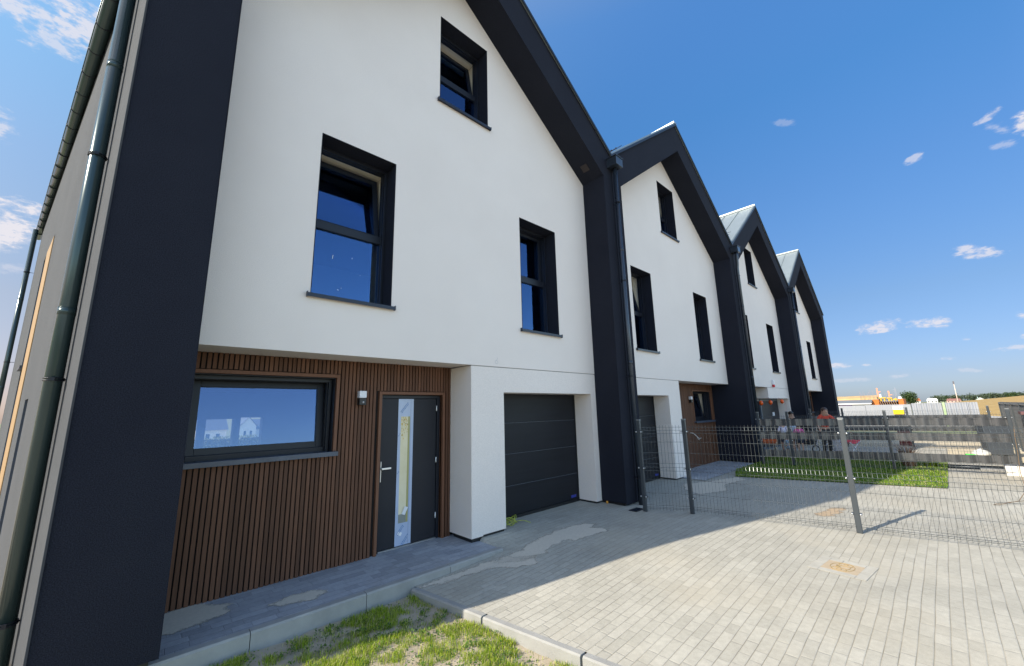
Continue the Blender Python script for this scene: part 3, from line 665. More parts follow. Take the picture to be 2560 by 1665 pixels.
# ---- side wall of the nearest house (runs slightly outwards from the corner)
DX = -0.17; YE = 12.2
def sp(y, off, z): return (DX * y - off, y + DX * off * 0, z)
def side_box(mb, ya, yb, o0, o1, z0, z1, mi=0):
    vs = [sp(ya, o0, z0), sp(ya, o1, z0), sp(yb, o1, z0), sp(yb, o0, z0), sp(ya, o0, z1), sp(ya, o1, z1), sp(yb, o1, z1), sp(yb, o0, z1)]
    return mb.add(vs, [(0,1,2,3), (7,6,5,4), (0,4,5,1), (1,5,6,2), (2,6,7,3), (3,7,4,0)], mi)
sw = MB(); 
for (ya, yb, z0, z1) in ((0.012, 0.70, 0.04, 6.93), (0.712, 0.80, 0.04, 6.93), (0.83, 4.35, 0.04, 6.93), (4.35, 4.95, 2.02, 6.93), (4.95, 6.1, 0.04, 6.93), (6.1, 8.1, 4.95, 6.93), (8.1, YE, 0.04, 6.93)):
    side_box(sw, ya, yb, -0.2, 0.012, z0, z1)
side_box(sw, 4.35, 4.95, -0.2, 0.012, 0.04, 0.2)
swo = sw.build('side_wall', GREYR, H1)
jn = MB(); side_box(jn, 0.69, 0.84, -0.2, -0.004, 0.04, 6.9); jn.build('wall_groove', WOODB, swo)
pl = MB(); side_box(pl, 0.06, YE - .05, -0.18, -0.02, -0.25, 0.04); pl.build('plinth', PLINTH, H1)
tn = MB(); side_box(tn, 6.1, 8.1, -0.16, -0.10, 0.04, 4.95); side_box(tn, 6.2, 7.35, -0.1, 0.02, 0.04, 4.93)
tn.build('reveal_panel', mat('reveal_tan', (0.30, 0.19, 0.085), rough=0.7, stretch=(3, 3, .3), var=.12, vscale=6), swo)  # stands in for a recess reveal, its reflected brightness put into the tan
wn = MB(); side_box(wn, 7.36, 8.09, -0.05, -0.02, 2.75, 4.93); side_box(wn, 7.36, 8.09, -0.05, -0.02, 0.1, 2.4); wo_ = wn.build('side_window', GLASS, swo)
wn = MB(); side_box(wn, 7.36, 8.15, -0.03, 0.06, 2.68, 2.73); wn.build('sill', ANTHS, swo)
wn = MB(); side_box(wn, 4.36, 4.94, -0.15, -0.13, 0.2, 2.02); wn.build('side_window', GLASS, swo)
bk = MB(); bk.add([(-2.0, YE - .2, 0), (HW - .1, YE - .2, 0), (HW - .1, YE - .2, ZE - .2), (3.6, YE - .2, ZP - .3), (-2.0, YE - .2, ZE - .3)], [(0, 1, 2, 3, 4)])
# eave board and gutter
eb = MB(); side_box(eb, 0.012, YE, -0.12, 0.015, 6.93, 6.985); eb.build('eave_board', DARK, H1)
gt = MB(); n = 8; r = 0.075; vs = []; fs = []
ys = [0.0, YE + 0.7]
for y in ys:
    for rr_ in (r, r - 0.006):
        for k in range(n + 1):
            a = math.pi + math.pi * k / n
            vs.append((-0.105 - 0.166 * y + rr_ * math.cos(a), y, 6.885 + rr_ * math.sin(a)))
m = n + 1
for k in range(n):
    fs += [(k, k+1, 2*m+k+1, 2*m+k), (m+k+1, m+k, 3*m+k, 3*m+k+1)]
    fs += [(k, m+k, m+k+1, k+1), (2*m+k, 2*m+k+1, 3*m+k+1, 3*m+k)]
fs += [(0, 2*m, 3*m, m), (n, m+n, 3*m+n, 2*m+n)]
gt.add(vs, fs, 0, True)
gt.tube([(-0.18 - 0.166*ys[0], ys[0], 6.888), (-0.18 - 0.166*ys[1], ys[1], 6.888)], 0.009, 8)
go = gt.build('gutter', PIPE, H1)
b0 = MB(); pts = [(-0.105 + (r + .004)*math.cos(math.pi + math.pi*k/10), 0, (r + .004)*math.sin(math.pi + math.pi*k/10)) for k in range(11)] + [(-0.02, 0, 0.05)]
b0.tube(pts, 0.007, 6); b0.tube([(-.182, 0, 0), (-.182, 0, .02), (-.16, 0, .022)], .007, 6)
br0 = b0.build('gutter_bracket', ANTH, go); br0.location = (-0.166 * 0.35, 0.35, 6.885)
for k in range(1, 21):
    c = br0.copy(); COL.objects.link(c); c.parent = go; y = 0.35 + k * 0.6; c.location = (-0.166 * y, y, 6.885)
p = downpipe(H1, -0.175, 0.57, -0.15, 6.83, PIPE, 0.052)
for z in (0.33, 2.02, 3.95): bracket(p, -0.175, 0.57, z, 0.052, (1, 0, 0))
p = downpipe(H1, -0.14 + DX * 12.0, 12.0, -0.15, 6.82, PIPE, 0.05)
for z in (1.2, 3.2, 5.6): bracket(p, -0.14 + DX * 12.0, 12.0, z, 0.05, (1, 0, 0))
# pencilled 6 left on the render
sc = MB(); c6 = (4.325, 2.455)
sc.tube([(c6[0] + .028 - .012*t + .0*t, YA - .0005, c6[1] + .07 - .02*t) for t in range(3)] + [(c6[0] + .028*math.cos(a), YA - .0005, c6[1] + .026*math.sin(a)) for a in [math.pi*.85 + i*math.pi/6 for i in range(12)]], .0022, 4)
sc.build('pencil_mark', plain('pencil_grey', (0.42, 0.42, 0.43), .9), H1)
# ground channel at the foot of the first valley downpipe

# ------------------------------------------------------------------ ground and paving
def grid(name, x0, x1, y0, y1, nx, ny, zf, m, inside=None, smooth=True, xf=None):
    vs = []; fs = []
    for j in range(ny + 1):
        for i in range(nx + 1):
            u, v = i / nx, j / ny; y = y0 + (y1 - y0) * v
            x = xf(u, y) if xf else x0 + (x1 - x0) * u
            vs.append((x, y, zf(x, y)))
    for j in range(ny):
        for i in range(nx):
            a = j * (nx + 1) + i
            if inside and not inside(*[sum(vs[k][q] for k in (a, a+1, a+nx+2, a+nx+1)) / 4 for q in (0, 1)]): continue
            fs.append((a, a+1, a+nx+2, a+nx+1))
    mb = MB(); mb.add(vs, fs, 0, smooth); return mb.build(name, m)
def smooth01(t): t = max(0, min(1, t)); return t*t*(3-2*t)
def terrain(x, y):
    z = -0.30
    if y > 12: z -= 0.035 * min(y - 12, 200)
    if x > 30: z -= 0.12 * smooth01((x-30)/15)
    return z
xs_ = [-3000, -900, -300, -120, -60, -30, -12, -6, -3, 0, 3, 6, 12, 20, 30, 45, 60, 90, 130, 200, 350, 700, 1500, 3500]
ys_ = [-3000, -900, -300, -100, -50, -25, -12, -6, -3, 0, 3, 6, 12, 16, 24, 40, 60, 90, 130, 212, 400, 900, 3000]
mb = MB(); mb.add([(x, y, terrain(x, y)) for y in ys_ for x in xs_], [(j*len(xs_)+i, j*len(xs_)+i+1, (j+1)*len(xs_)+i+1, (j+1)*len(xs_)+i) for j in range(len(ys_)-1) for i in range(len(xs_)-1)])
FIELDG = mat('rough_ground', (0.24, 0.22, 0.13), rough=0.95, bump=1.5, bscale=3, bdet=8, col2=(0.16, 0.19, 0.07), vscale=0.15)
tag(mb.build('ground', FIELDG), kind='structure')
tag(MB().add([(-60, -16, -.2), (120, -16, -.2), (120, -5.75, -.06), (-60, -6.2, -.2)], [(0, 1, 2, 3)]).build('street', mat('pale_bounce_road', (.46, .44, .40), rough=.9, bump=.5, bscale=40, var=.08)), kind='structure')  # out of view, laid pale to bounce sunlight onto the shaded facades
tag(MB().add([(-60, -60, -.22), (120, -60, -.22), (120, -16, -.22), (-60, -16, -.22)], [(0, 1, 2, 3)]).build('sandy_bounce_ground', SAND), kind='structure')  # unseen pale ground, added to widen the bounce from the road
# rubble strip beside the end wall, bright in the sun
tag(grid('yard_soil', -9, -0.05, -3, 16, 60, 90, lambda x, y: -0.2 + 0.05 * noise.noise(Vector((x*2, y*2, 0))) + 0.03*noise.noise(Vector((x*9, y*9, 3))), SOIL), kind='structure')
def xe(y): return 2.67 + 0.155 * (0.05 - y)
def pz(x, y): return -0.12 * (1 - smooth01((x - 2.6) / 3.2)) * (1 - (smooth01((y - .1) / .4) if x > 3.99 else 0))
LAWN2 = [(11.27, -0.33), (12.28, -3.89), (17.3, -3.9), (16.0, 0.3), (14.15, 0.0), (12.4, 0.02)]
tag(grid('paving', 0, 0, -9.0, 0.93, 150, 60, pz, PAVE, xf=lambda u, y: xe(y) + 0.07 + (17.6 + 0.2 * min(0, -0 - y) - xe(y)) * (u ** 1.6)), kind='structure')
# edging kerb along the paving, course of separate stones
ek = MB(); y = 0.04
while y > -6:
    L_ = 0.985; ya, yb = y, y - L_
    for (a, b) in ((ya, yb),):
        v = []
        for yy in (a - .003, b + .003):
            x0 = xe(yy); z = pz(x0 + .05, yy) + 0.003
            v += [(x0 - .0, yy, z - .26), (x0, yy, z - .012), (x0 + .012, yy, z), (x0 + .066, yy, z), (x0 + .066, yy, z - .26)]
        ek.add(v, [(0,1,6,5), (1,2,7,6), (2,3,8,7), (3,4,9,8), (4,0,5,9), (0,4,3,2,1), (5,6,7,8,9)])
    y -= 1.0
tag(ek.build('kerb_strip', KERB), kind='structure')
# raised path in front of the first front door with its kerb
tag(grid('path', 0.3, 3.98, 0.155, 1.1, 40, 12, lambda x, y: -0.034 + 0.002 * noise.noise(Vector((x*4, y*4, 1))), PAVE2), kind='structure')
kb = MB(); x = 0.22
for ln in (1.0, 0.98, 0.99, 0.82):
    x1 = x + ln
    kb.add([(x+.003, .075, -.4), (x1-.003, .075, -.4), (x1-.003, .075, -.046), (x+.003, .075, -.046), (x1-.003, .09, -.031), (x+.003, .09, -.031), (x1-.003, .157, -.031), (x+.003, .157, -.031), (x1-.003, .157, -.4), (x+.003, .157, -.4)],
           [(0,1,2,3), (3,2,4,5), (5,4,6,7), (7,6,8,9), (0,3,5,7,9), (1,8,6,4,2)])
    x = x1
tag(kb.build('path_kerb', KERB), kind='structure')
tag(grid('porch_step', 10.25, 14.08, 0.0, 1.1, 10, 4, lambda x, y: 0.012, PAVE2), kind='structure')
def in_poly(x, y, P):
    c = False; n = len(P)
    for i in range(n):
        (x1, y1), (x2, y2) = P[i], P[i-1]
        if (y1 > y) != (y2 > y) and x < (x2-x1)*(y-y1)/(y2-y1)+x1: c = not c
    return c
def sheet(name, pts, m, label_kind='stuff', z=0.004, jag=0.05, zf=None, cat='sand', label=None):
    zf = zf or pz; st = 0.018; z = min(z, .0018); xs = [p[0] for p in pts]; ys = [p[1] for p in pts]; E = 0.06 + jag
    nx = int((max(xs)-min(xs)+2*E)/st); ny = int((max(ys)-min(ys)+2*E)/st); vs = []; cov = []
    n = len(pts); P2 = [Vector(p) for p in pts]
    for j in range(ny+1):
        for i in range(nx+1):
            x, y = min(xs)-E+i*st, min(ys)-E+j*st; q = noise.noise_vector(Vector((x*9, y*9, 5))) * jag
            xx, yy = x+q.x, y+q.y; v = Vector((xx, yy)); d = 9
            for k in range(n):
                a_, b_ = P2[k], P2[(k+1) % n]; e = b_-a_; t_ = max(0, min(1, (v-a_).dot(e)/max(1e-9, e.dot(e)))); d = min(d, (v-(a_+e*t_)).length)
            if not in_poly(xx, yy, pts): d = -d
            vs.append((x, y, zf(x, y)+z)); cov.append(max(0, min(1, .5 + d/.09)))
    fs = []
    for j in range(ny):
        for i in range(nx):
            a_ = j*(nx+1)+i; q = (a_, a_+1, a_+nx+2, a_+nx+1)
            if max(cov[k] for k in q) > .01: fs.append(q)
    o = MB().add(vs, fs, 0, True).build(name, m)
    at = o.data.color_attributes.new('cover', 'FLOAT_COLOR', 'POINT'); at.data.foreach_set('color', [c for k in cov for c in (k, k, k, 1)])
    return tag(o, label, cat, kind=label_kind)
sheet('sand_patch', [(3.7,-.1),(3.86,-.1),(4.1,-.1),(4.54,0),(5.0,.02),(5.44,-.04),(5.64,-.22),(5.4,-.24),(5.52,-.44),(5.45,-.53),(5.24,-.48),(4.9,-.44),(4.83,-.31),(4.52,-.3),(4.3,-.38),(3.96,-.3)], SANDG, label='pale grit smeared over the shaded paving in front of the first garage door')
sheet('sand_patch', [(2.72,.03),(3.49,.0),(3.85,-.08),(4.14,-.36),(3.97,-.5),(3.79,-.42),(3.62,-.18),(3.3,-.12),(2.9,-.04)], SANDG, label='pale grit lying along the foot of the path kerb')
zp = lambda x, y: -0.03
sheet('sand_patch', [(1.46,.5),(1.65,.56),(1.88,.53),(1.93,.42),(1.78,.35),(1.52,.43)], SANDG, zf=zp, z=.001, label='small pale grit patch in the middle of the slatted house path')
sheet('sand_patch', [(.66,.99),(.93,1.03),(1.2,.8),(1.12,.66),(.95,.56),(.72,.54),(.64,.6)], SANDG, zf=zp, z=.001, label='wide grit patch on the path at the foot of the charcoal corner column')
sheet('sand_patch', [(8.3,-2.46),(8.9,-2.56),(9.15,-2.7),(8.6,-2.68),(8.3,-2.58)], patchy(mat('orange_sand', (0.38, 0.26, 0.15), rough=.95, col2=(.45, .36, .25), vscale=12)), jag=0.07, label='orange sand stain on the sunlit paving behind the mesh fence')
sheet('sand_patch', [(9.6,.2),(10.2,-.1),(11.2,-.35),(11.0,-.65),(10.1,-.5),(9.4,-.75),(8.7,-.5),(9.0,-.1)], SANDG, label='pale grit strewn before the second house step')
YS = mat('yellow_sand', (0.50, 0.42, 0.28), rough=.95, bump=1, bscale=20, bdet=8, col2=(.56, .48, .34), vscale=4)
tag(grid('sandy_yard', 17.3, 60, -12, 0.4, 60, 30, lambda x, y: -0.012 - 0.42 * smooth01((x-24)/16) + .012*noise.noise(Vector((x, y, 0))), YS, xf=lambda u, y: 17.35 + 0.2 * max(0, -y) + 40 * u), kind='structure')
tag(grid('far_driveway', 0, 0, -3.9, 0.93, 20, 12, lambda x, y: 0.001, PAVE, xf=lambda u, y: 17.6 + 0.2*max(0, -y) + 3.8*u), kind='structure')

# garden soil and grass in front of the path
def soil_z(x, y): return -0.185 + 0.028 * noise.noise(Vector((x*2.2, y*2.2, 7))) + 0.012 * noise.noise(Vector((x*9, y*9, 2))) - 0.012 * max(0, -y)
tag(grid('garden_soil', 0, 0, -4.6, 0.085, 120, 160, soil_z, SOIL, xf=lambda u, y: -0.6 + (xe(y) + 0.62) * u), kind='structure')
def blades(area, zf, n, h0, h1, w, dens, mats, name, label, bend=0.5):
    mb = MB(); made = 0; tries = 0
    while made < n and tries < n * 12:
        tries += 1; x, y = area()
        if x is None: continue
        d = dens(x, y)
        if rnd.random() > d: continue
        z = zf(x, y); h = rnd.uniform(h0, h1) * (0.6 + 0.5 * d); a = rnd.uniform(0, 2*math.pi); b = rnd.uniform(0.1, bend) * h * 1.5
        dx, dy = math.cos(a), math.sin(a); ex, ey = -dy * w / 2, dx * w / 2
        q = h * 0.55
        v = [(x-ex, y-ey, z-.005), (x+ex, y+ey, z-.005), (x+dx*b*.35+ex*.8, y+dy*b*.35+ey*.8, z+q), (x+dx*b*.35-ex*.8, y+dy*b*.35-ey*.8, z+q), (x+dx*b, y+dy*b, z+h*(1-.35*b/h if h else 1))]
        mi = 1 if rnd.random() < (0.16 if d > .5 else .35) else 0
        mb.add(v, [(0,1,2,3), (3,2,4)], mi); made += 1
    o = mb.build(name, mats); return tag(o, label, 'grass', kind='stuff')
def area1():
    y = rnd.uniform(-4.3, 0.03); x = rnd.uniform(0.35, xe(y) - 0.01); return x, y
def dens1(x, y):
    q = noise.noise(Vector((x*2.6, y*2.6, 11))) + 0.6*noise.noise(Vector((x*8, y*8, 4)))
    return max(0.04, min(1, 0.56 + 2.1 * q))
blades(area1, soil_z, 105000, 0.016, 0.058, 0.0036, dens1, [GRASS, GRASSD], 'grass', 'patchy young grass with bare sandy spots between the path kerb and the paving edge')
# low broad leaved weeds
wd = MB()
for k in range(1000):
    y = rnd.uniform(-3.2, -0.0); x = rnd.uniform(.4, xe(y) - .05)
    if noise.noise(Vector((x*3, y*3, 31))) < 0.0 and rnd.random() < .7: continue
    z = soil_z(x, y)
    for q in range(rnd.randint(5, 11)):
        a = rnd.uniform(0, 6.28); r = rnd.uniform(.01, .035); px, py, pzz = x + r*math.cos(a), y + r*math.sin(a), z + rnd.uniform(.008, .04)
        s = rnd.uniform(.007, .014); m4 = Matrix.Translation((px, py, pzz)) @ Matrix.Rotation(a, 4, 'Z') @ Matrix.Rotation(rnd.uniform(-.7, .5), 4, 'Y')
        wd.add([m4 @ Vector(p) for p in ((-s, 0, 0), (0, -s*.7, .002), (s*1.1, 0, .004), (0, s*.7, .002))], [(0, 1, 2, 3)])
tag(wd.build('weeds', WEED), 'low broad leaved weeds among the grass by the path kerb', 'weeds', kind='stuff')
# lawn of the second house
def in_poly(x, y, P):
    c = False; n = len(P)
    for i in range(n):
        (x1, y1), (x2, y2) = P[i], P[i-1]
        if (y1 > y) != (y2 > y) and x < (x2-x1)*(y-y1)/(y2-y1)+x1: c = not c
    return c
LG = mat('lawn_soil', (0.07, 0.10, 0.03), rough=.95, col2=(.12, .15, .05), vscale=6)
tr = tessellate_polygon([[Vector((a, b, 0)) for a, b in LAWN2]])
lw = MB().add([(a, b, 0.012) for a, b in LAWN2], [tuple(t) for t in tr]); lo2 = lw.build('lawn', LG); tag(lo2, kind='structure')
def area2():
    x, y = rnd.uniform(11.2, 17.2), rnd.uniform(-3.9, .3)
    return (x, y) if in_poly(x, y, LAWN2) else (None, None)
blades(area2, lambda x, y: .012, 60000, 0.025, 0.05, 0.008, lambda x, y: .95, [GRASS2, GRASSD], 'grass', 'dense clipped green lawn of the second house, half in sun behind the mesh fence', .8)
def tuft(name, label, cx, cy, h, n, m, spread=.25):
    t = thing(name, (cx, cy, 0), label, 'plant'); mb = MB()
    for k in range(n):
        a = rnd.uniform(0, 6.28); r = rnd.uniform(0, spread*.4); hh = h*rnd.uniform(.5, 1); b = spread*rnd.uniform(.2, 1.1)
        x, y = r*math.cos(a), r*math.sin(a); dx, dy = math.cos(a), math.sin(a); w = .006
        mb.add([(x-dy*w, y+dx*w, 0), (x+dy*w, y-dx*w, 0), (x+dx*b*.4+dy*w, y+dy*b*.4-dx*w, hh*.7), (x+dx*b*.4-dy*w, y+dy*b*.4+dx*w, hh*.7), (x+dx*b, y+dy*b, hh)], [(0,1,2,3), (3,2,4)])
    o = mb.build('leaves', m, t, ) ; o.matrix_parent_inverse = Matrix.Identity(4)
    return t
RED = leaf_mat('reddish_leaves', (.25, .14, .10), (.42, .28, .2))
tuft('ornamental_grass', 'reddish feathery plant at the lawn edge behind the banded fence, taller one', 15.6, -3.2, .62, 260, RED, .32)
tuft('ornamental_grass', 'small brown tuft at the lawn edge left of the taller reddish plant', 16.2, -1.75, .34, 160, RED, .25)
tuft('ornamental_grass', 'low green tuft on the far lawn edge right of the reddish plant', 15.9, -3.6, .3, 200, GRASS, .3)
tb = MB(); tb.box(17.1, 17.2, -2.9, -1.3, 0, .07); tag(tb.build('timber_edging', plain('orange_brown_timber', (.30, .14, .06), .8, bump=.3, bscale=30)), 'orange brown timber edging board lying behind the lawn', 'board')
# service pit in the paving
PXY = [(6.114, -2.961), (6.174, -3.259), (5.876, -3.25), (5.799, -2.957)]
pc = Vector((5.99, -3.105)); t = thing('service_pit', (5.99, -3.105, 0), 'square service pit with orange sandy cover sunk in the sunlit paving', 'drain cover', rz=R(-6))
fr = MB(); a, b = .155, .245
for (x0, x1, y0, y1) in ((-b, -.001, a, b), (.001, b, a, b), (-b, -.001, -b, -a), (.001, b, -b, -a), (-b, -a, -a+.002, a-.002), (a, b, -a+.002, .04), (a, b, .044, a-.002)): fr.box(x0, x1, y0, y1, .002, .006)
o = fr.build('pit_frame', mat('pit_stone', (.40, .38, .325), rough=.9, var=.12, vscale=7, bump=.4, bscale=150), t, bevel=.002); o.matrix_parent_inverse = Matrix.Identity(4)
o = MB().box(-a, a, -a, a, .0045, .0055).build('pit_floor', mat('orange_pit_sand', (0.38, 0.30, 0.20), rough=.9, bump=1, bscale=60, col2=(.45, .36, .25), vscale=14), t); o.matrix_parent_inverse = Matrix.Identity(4)
sq = MB()
def curl(cx, cy, r, k=1.0, a0=0, a1=6.28): sq.tube([(cx + r*math.cos(a0 + (a1-a0)*i/16), cy + r*k*math.sin(a0 + (a1-a0)*i/16), .0075) for i in range(17)], .0028, 5)
curl(-.085, .01, .05, 1.3); curl(.085, -.01, .05, 1.2); curl(-.08, .01, .022); curl(.09, -.01, .018); curl(0, 0, .135, .75); curl(0, .03, .04, .5, 0, 3.2); curl(0, -.04, .06, .4, 3.1, 6.2)
sq.tube([(-.04, .05, .0075), (0, .02, .0075), (.03, .06, .0075), (.05, .02, .0075)], .0028, 5)
o = sq.build('scribbled_ridges', plain('brown_ridge', (.34, .24, .1), .9), t); o.matrix_parent_inverse = Matrix.Identity(4)
d = thing('drain_grate', (6.78, -.24, 0), 'flat metal drain plate on the paving at the foot of the first downpipe', 'drain cover')
g = MB().box(-.13, .13, -.075, -.06, .002, .012).box(-.13, .13, .06, .075, .002, .012).box(-.13, -.115, -.06, .06, .002, .012).box(.115, .13, -.06, .06, .002, .012)
g.build('grate_frame', ANTH, d).matrix_parent_inverse = Matrix.Identity(4)
g = MB().box(-.113, -.005, -.058, .058, .002, .008).box(.005, .113, -.058, .058, .002, .008); g.build('grate_plate', PIPED, d).matrix_parent_inverse = Matrix.Identity(4)
# cable coil and small site leftovers
def blob_curve(c, n, r, seed, zmax):
    q = random.Random(seed); P = []
    for i in range(n):
        a = i * 1.25 + q.uniform(-.4, .4); rr = r * q.uniform(.55, 1.1)
        P.append(Vector((c[0] + rr*1.25*math.cos(a), c[1] + rr*.75*math.sin(a), q.uniform(.006, zmax) if q.random() < .55 else .008)))
    out = []
    for i in range(1, len(P)-2):
        for s in range(6):
            t = s/6; p0, p1, p2, p3 = P[i-1:i+3]
            out.append(.5*((2*p1) + (-p0+p2)*t + (2*p0-5*p1+4*p2-p3)*t*t + (-p0+3*p1-3*p2+p3)*t**3))
    return out
cb = MB().tube(blob_curve((4.70, .74), 26, .14, 5, .12), .0055, 6)
cb.tube([(4.85, .70, .03), (4.93, .66, .035), (4.98, .60, .02), (5.0, .55, .008)], .0055, 6)
tag(cb.build('cable_coil', mat('yellow_green_cable', (0.50, 0.50, 0.05), rough=.4, col2=(.22, .3, .05), vscale=16)), 'tangled yellow green cable heaped by the garage door corner', 'cable')
tag(MB().tube([(6.86, .40, .002), (6.86, .40, .045)], .018, 10).build('pipe_stub', plain('orange_plastic', (.7, .3, .03), .4)), 'tiny orange pipe stub in the paving at the foot of the white garage pillar', 'pipe')
wc = MB(); wc.tube([(12.12, YW, .97), (12.15, YW-.08, .96), (12.25, YW-.14, .86), (12.36, YW-.12, .78), (12.5, YW-.1, .75)], .009, 6).tube([(12.25, YW-.14, .86), (12.33, YW-.16, .8), (12.45, YW-.17, .81)], .009, 6)
tag(wc.build('loose_wire', plain('white_cable', (.7, .68, .64), .5)), 'loose white cable end sticking out of the second house cladding', 'cable')
al = thing('alarm_siren', (18.95, .5, 2.52), 'small white alarm siren with red base on the third house wall', 'alarm')
MB().box(-.07, .07, -.06, .018, -.02, .16).build('siren_case', WHITEP, al, bevel=.01).matrix_parent_inverse = Matrix.Identity(4)
MB().ball((0, -.03, -.07), .075, .05, .06).build('siren_lens', plain('red_lens', (.6, .02, .02), .25), al).matrix_parent_inverse = Matrix.Identity(4)
# balloons and ribbon at the third entrance
for k, (x, z) in enumerate(((16.75, 1.78), (17.9, 1.80), (19.5, 1.83))):
    b = thing('balloon', (x, .40, z), ['orange balloon at the left end of the third house entrance lintel', 'orange balloon in the middle of the third house entrance lintel', 'orange balloon at the right of the third house entrance lintel beside the ribbon'][k], 'balloon', 'orange balloons over the third entrance')
    MB().ball((0, 0, 0), .07, .07, .085).build('balloon_skin', plain('orange_latex', (.75, .10, .01), .25), b).matrix_parent_inverse = Matrix.Identity(4)
    MB().tube([(0, 0, -.084), (0, 0, -.10)], [.008, .016], 6).tube([(0, 0, -.10), (.03, .06, .1), (0, .11, .17)], .002, 4).build('balloon_knot', plain('orange_knot', (.6, .08, .01), .4), b).matrix_parent_inverse = Matrix.Identity(4)
rb = MB(); P = [(19.75 + .12*math.sin(k*.9) + k*.055, .42 + .03*math.cos(k), 1.95 - k*.11) for k in range(16)]
for (o1, mi) in ((0, 0), (.07, 1)):
    for p, q in zip(P, P[1:]): rb.add([(p[0]+o1, p[1], p[2]), (p[0]+.06+o1, p[1]+.01, p[2]), (q[0]+.06+o1, q[1]+.01, q[2]), (q[0]+o1, q[1], q[2])], [(0, 1, 2, 3)], mi)
tag(rb.build('ribbon_garland', [plain('orange_ribbon', (.8, .16, .03), .5), plain('dark_red_ribbon', (.25, .03, .05), .5)]), 'twisted orange and red ribbon hanging beside the third house entrance', 'ribbon')

# ------------------------------------------------------------------ fences
def mesh_panel(mb, p0, p1, h=1.41):
    p0, p1 = Vector(p0), Vector(p1); d = (p1 - p0); Ln = d.length; d.normalize(); nn = Vector((d.y, -d.x, 0))
    prof = [(0.0, .03), (0, .06), (.025, .085), (0, .11), (0, .66), (.025, .72), (0, .78), (0, 1.27), (.025, 1.325), (0, 1.375), (0, h)]
    n = int(Ln / .05)
    for k in range(n + 1):
        b = p0 + d * (Ln * k / n)
        mb.tube([b + nn*o + Vector((0, 0, z)) for o, z in prof], .0021, 4, caps=False, smooth=False)
    for o, z in ((0, .06), (.025, .085), (0, .11), (0, .30), (0, .52), (0, .66), (.025, .72), (0, .78), (0, .95), (0, 1.13), (0, 1.27), (.025, 1.325), (0, 1.375)):
        mb.tube([p0 + nn*(o+.004) + Vector((0, 0, z)), p1 + nn*(o+.004) + Vector((0, 0, z))], .0026, 5, caps=False)
def strip(p0, p1, z0, z1, ph):
    p0, p1 = Vector(p0), Vector(p1); d = p1 - p0; Ln = d.length; d.normalize(); nn = Vector((d.y, -d.x, 0)); n = int(Ln / .025)
    mb = MB(); vs = []
    for k in range(n + 1):
        s = Ln * k / n; o = .019 * math.sin(2*math.pi*s/.25 + ph)
        b = p0 + d*s + nn*o
        vs += [b + Vector((0, 0, z0)), b + Vector((0, 0, z1)), b + nn*.002 + Vector((0, 0, z0)), b + nn*.002 + Vector((0, 0, z1))]
    fs = []
    for k in range(n): a = 4*k; c = a + 4; fs += [(a, c, c+1, a+1), (a+3, c+3, c+2, a+2), (a+1, c+1, c+3, a+3), (a+2, c+2, c, a)]
    mb.add(vs, fs, 0, False); return mb
def make_fence(posts, label, bands=False, name='mesh_fence', zb=0):
    F = thing(name, (posts[0][0], posts[0][1], zb), label, 'fence')
    base = Vector((posts[0][0], posts[0][1], 0)); first = None
    for p in posts:
        q = Vector((p[0], p[1], 0)) - base
        if first is None:
            po = MB().box(-.022, .022, -.032, .032, 0, 1.49).build('post', FENCE, F, bevel=.006); po.matrix_parent_inverse = Matrix.Identity(4); first = po
            cpp = MB().box(-.024, .024, -.034, .034, 1.49, 1.512).build('post_cap', plain('grey_cap', (.16, .17, .17), .5), po, bevel=.005); cpp.matrix_parent_inverse = Matrix.Identity(4)
            for zz in (.24, .70, 1.30):
                for s in (-1, 1):
                    c = MB().tube([(-.034, s*.045, zz), (-.026, s*.045, zz)], .013, 8).build('clamp', GALV, po); c.matrix_parent_inverse = Matrix.Identity(4)
                    c = MB().box(-.027, .03, s*.04-.014, s*.04+.014, zz-.012, zz+.012).build('clamp_plate', FENCE, po); c.matrix_parent_inverse = Matrix.Identity(4)
        else: po = copy_tree(first, F)
        po.location = q
    for a, b in zip(posts, posts[1:]):
        A = Vector((a[0], a[1], 0)) - base; B = Vector((b[0], b[1], 0)) - base; d = (B - A).normalized()
        mb = MB(); mesh_panel(mb, A + d*.03, B - d*.03); o = mb.build('mesh_panel', WIRE, F); o.matrix_parent_inverse = Matrix.Identity(4)
        if bands:
            for k, (z0, z1) in enumerate(bands): o = strip(A + d*.03, B - d*.03, z0, z1, k*1.9).build('privacy_strip', BAND, F); o.matrix_parent_inverse = Matrix.Identity(4)
    return F
make_fence([(6.79, -.40), (7.14, -1.04), (7.60, -3.07), (8.08, -5.1)], 'near grey wire mesh fence without privacy strips, running from the first downpipe across the paving')
BD = [(.25, .44), (.74, .93), (1.11, 1.30)]
make_fence([(13.86, -.25), (14.05, -.95), (14.67, -2.98), (15.1, -5.06)], 'wire mesh fence with three dark woven privacy strips crossing the green lawn', BD)
make_fence([(20.9, -.2), (21.3, -1.2), (21.9, -3.05), (22.4, -5.1)], 'farther mesh fence with dark privacy strips between the third and fourth house', [(.62, .80), (.83, 1.0), (1.03, 1.2)])
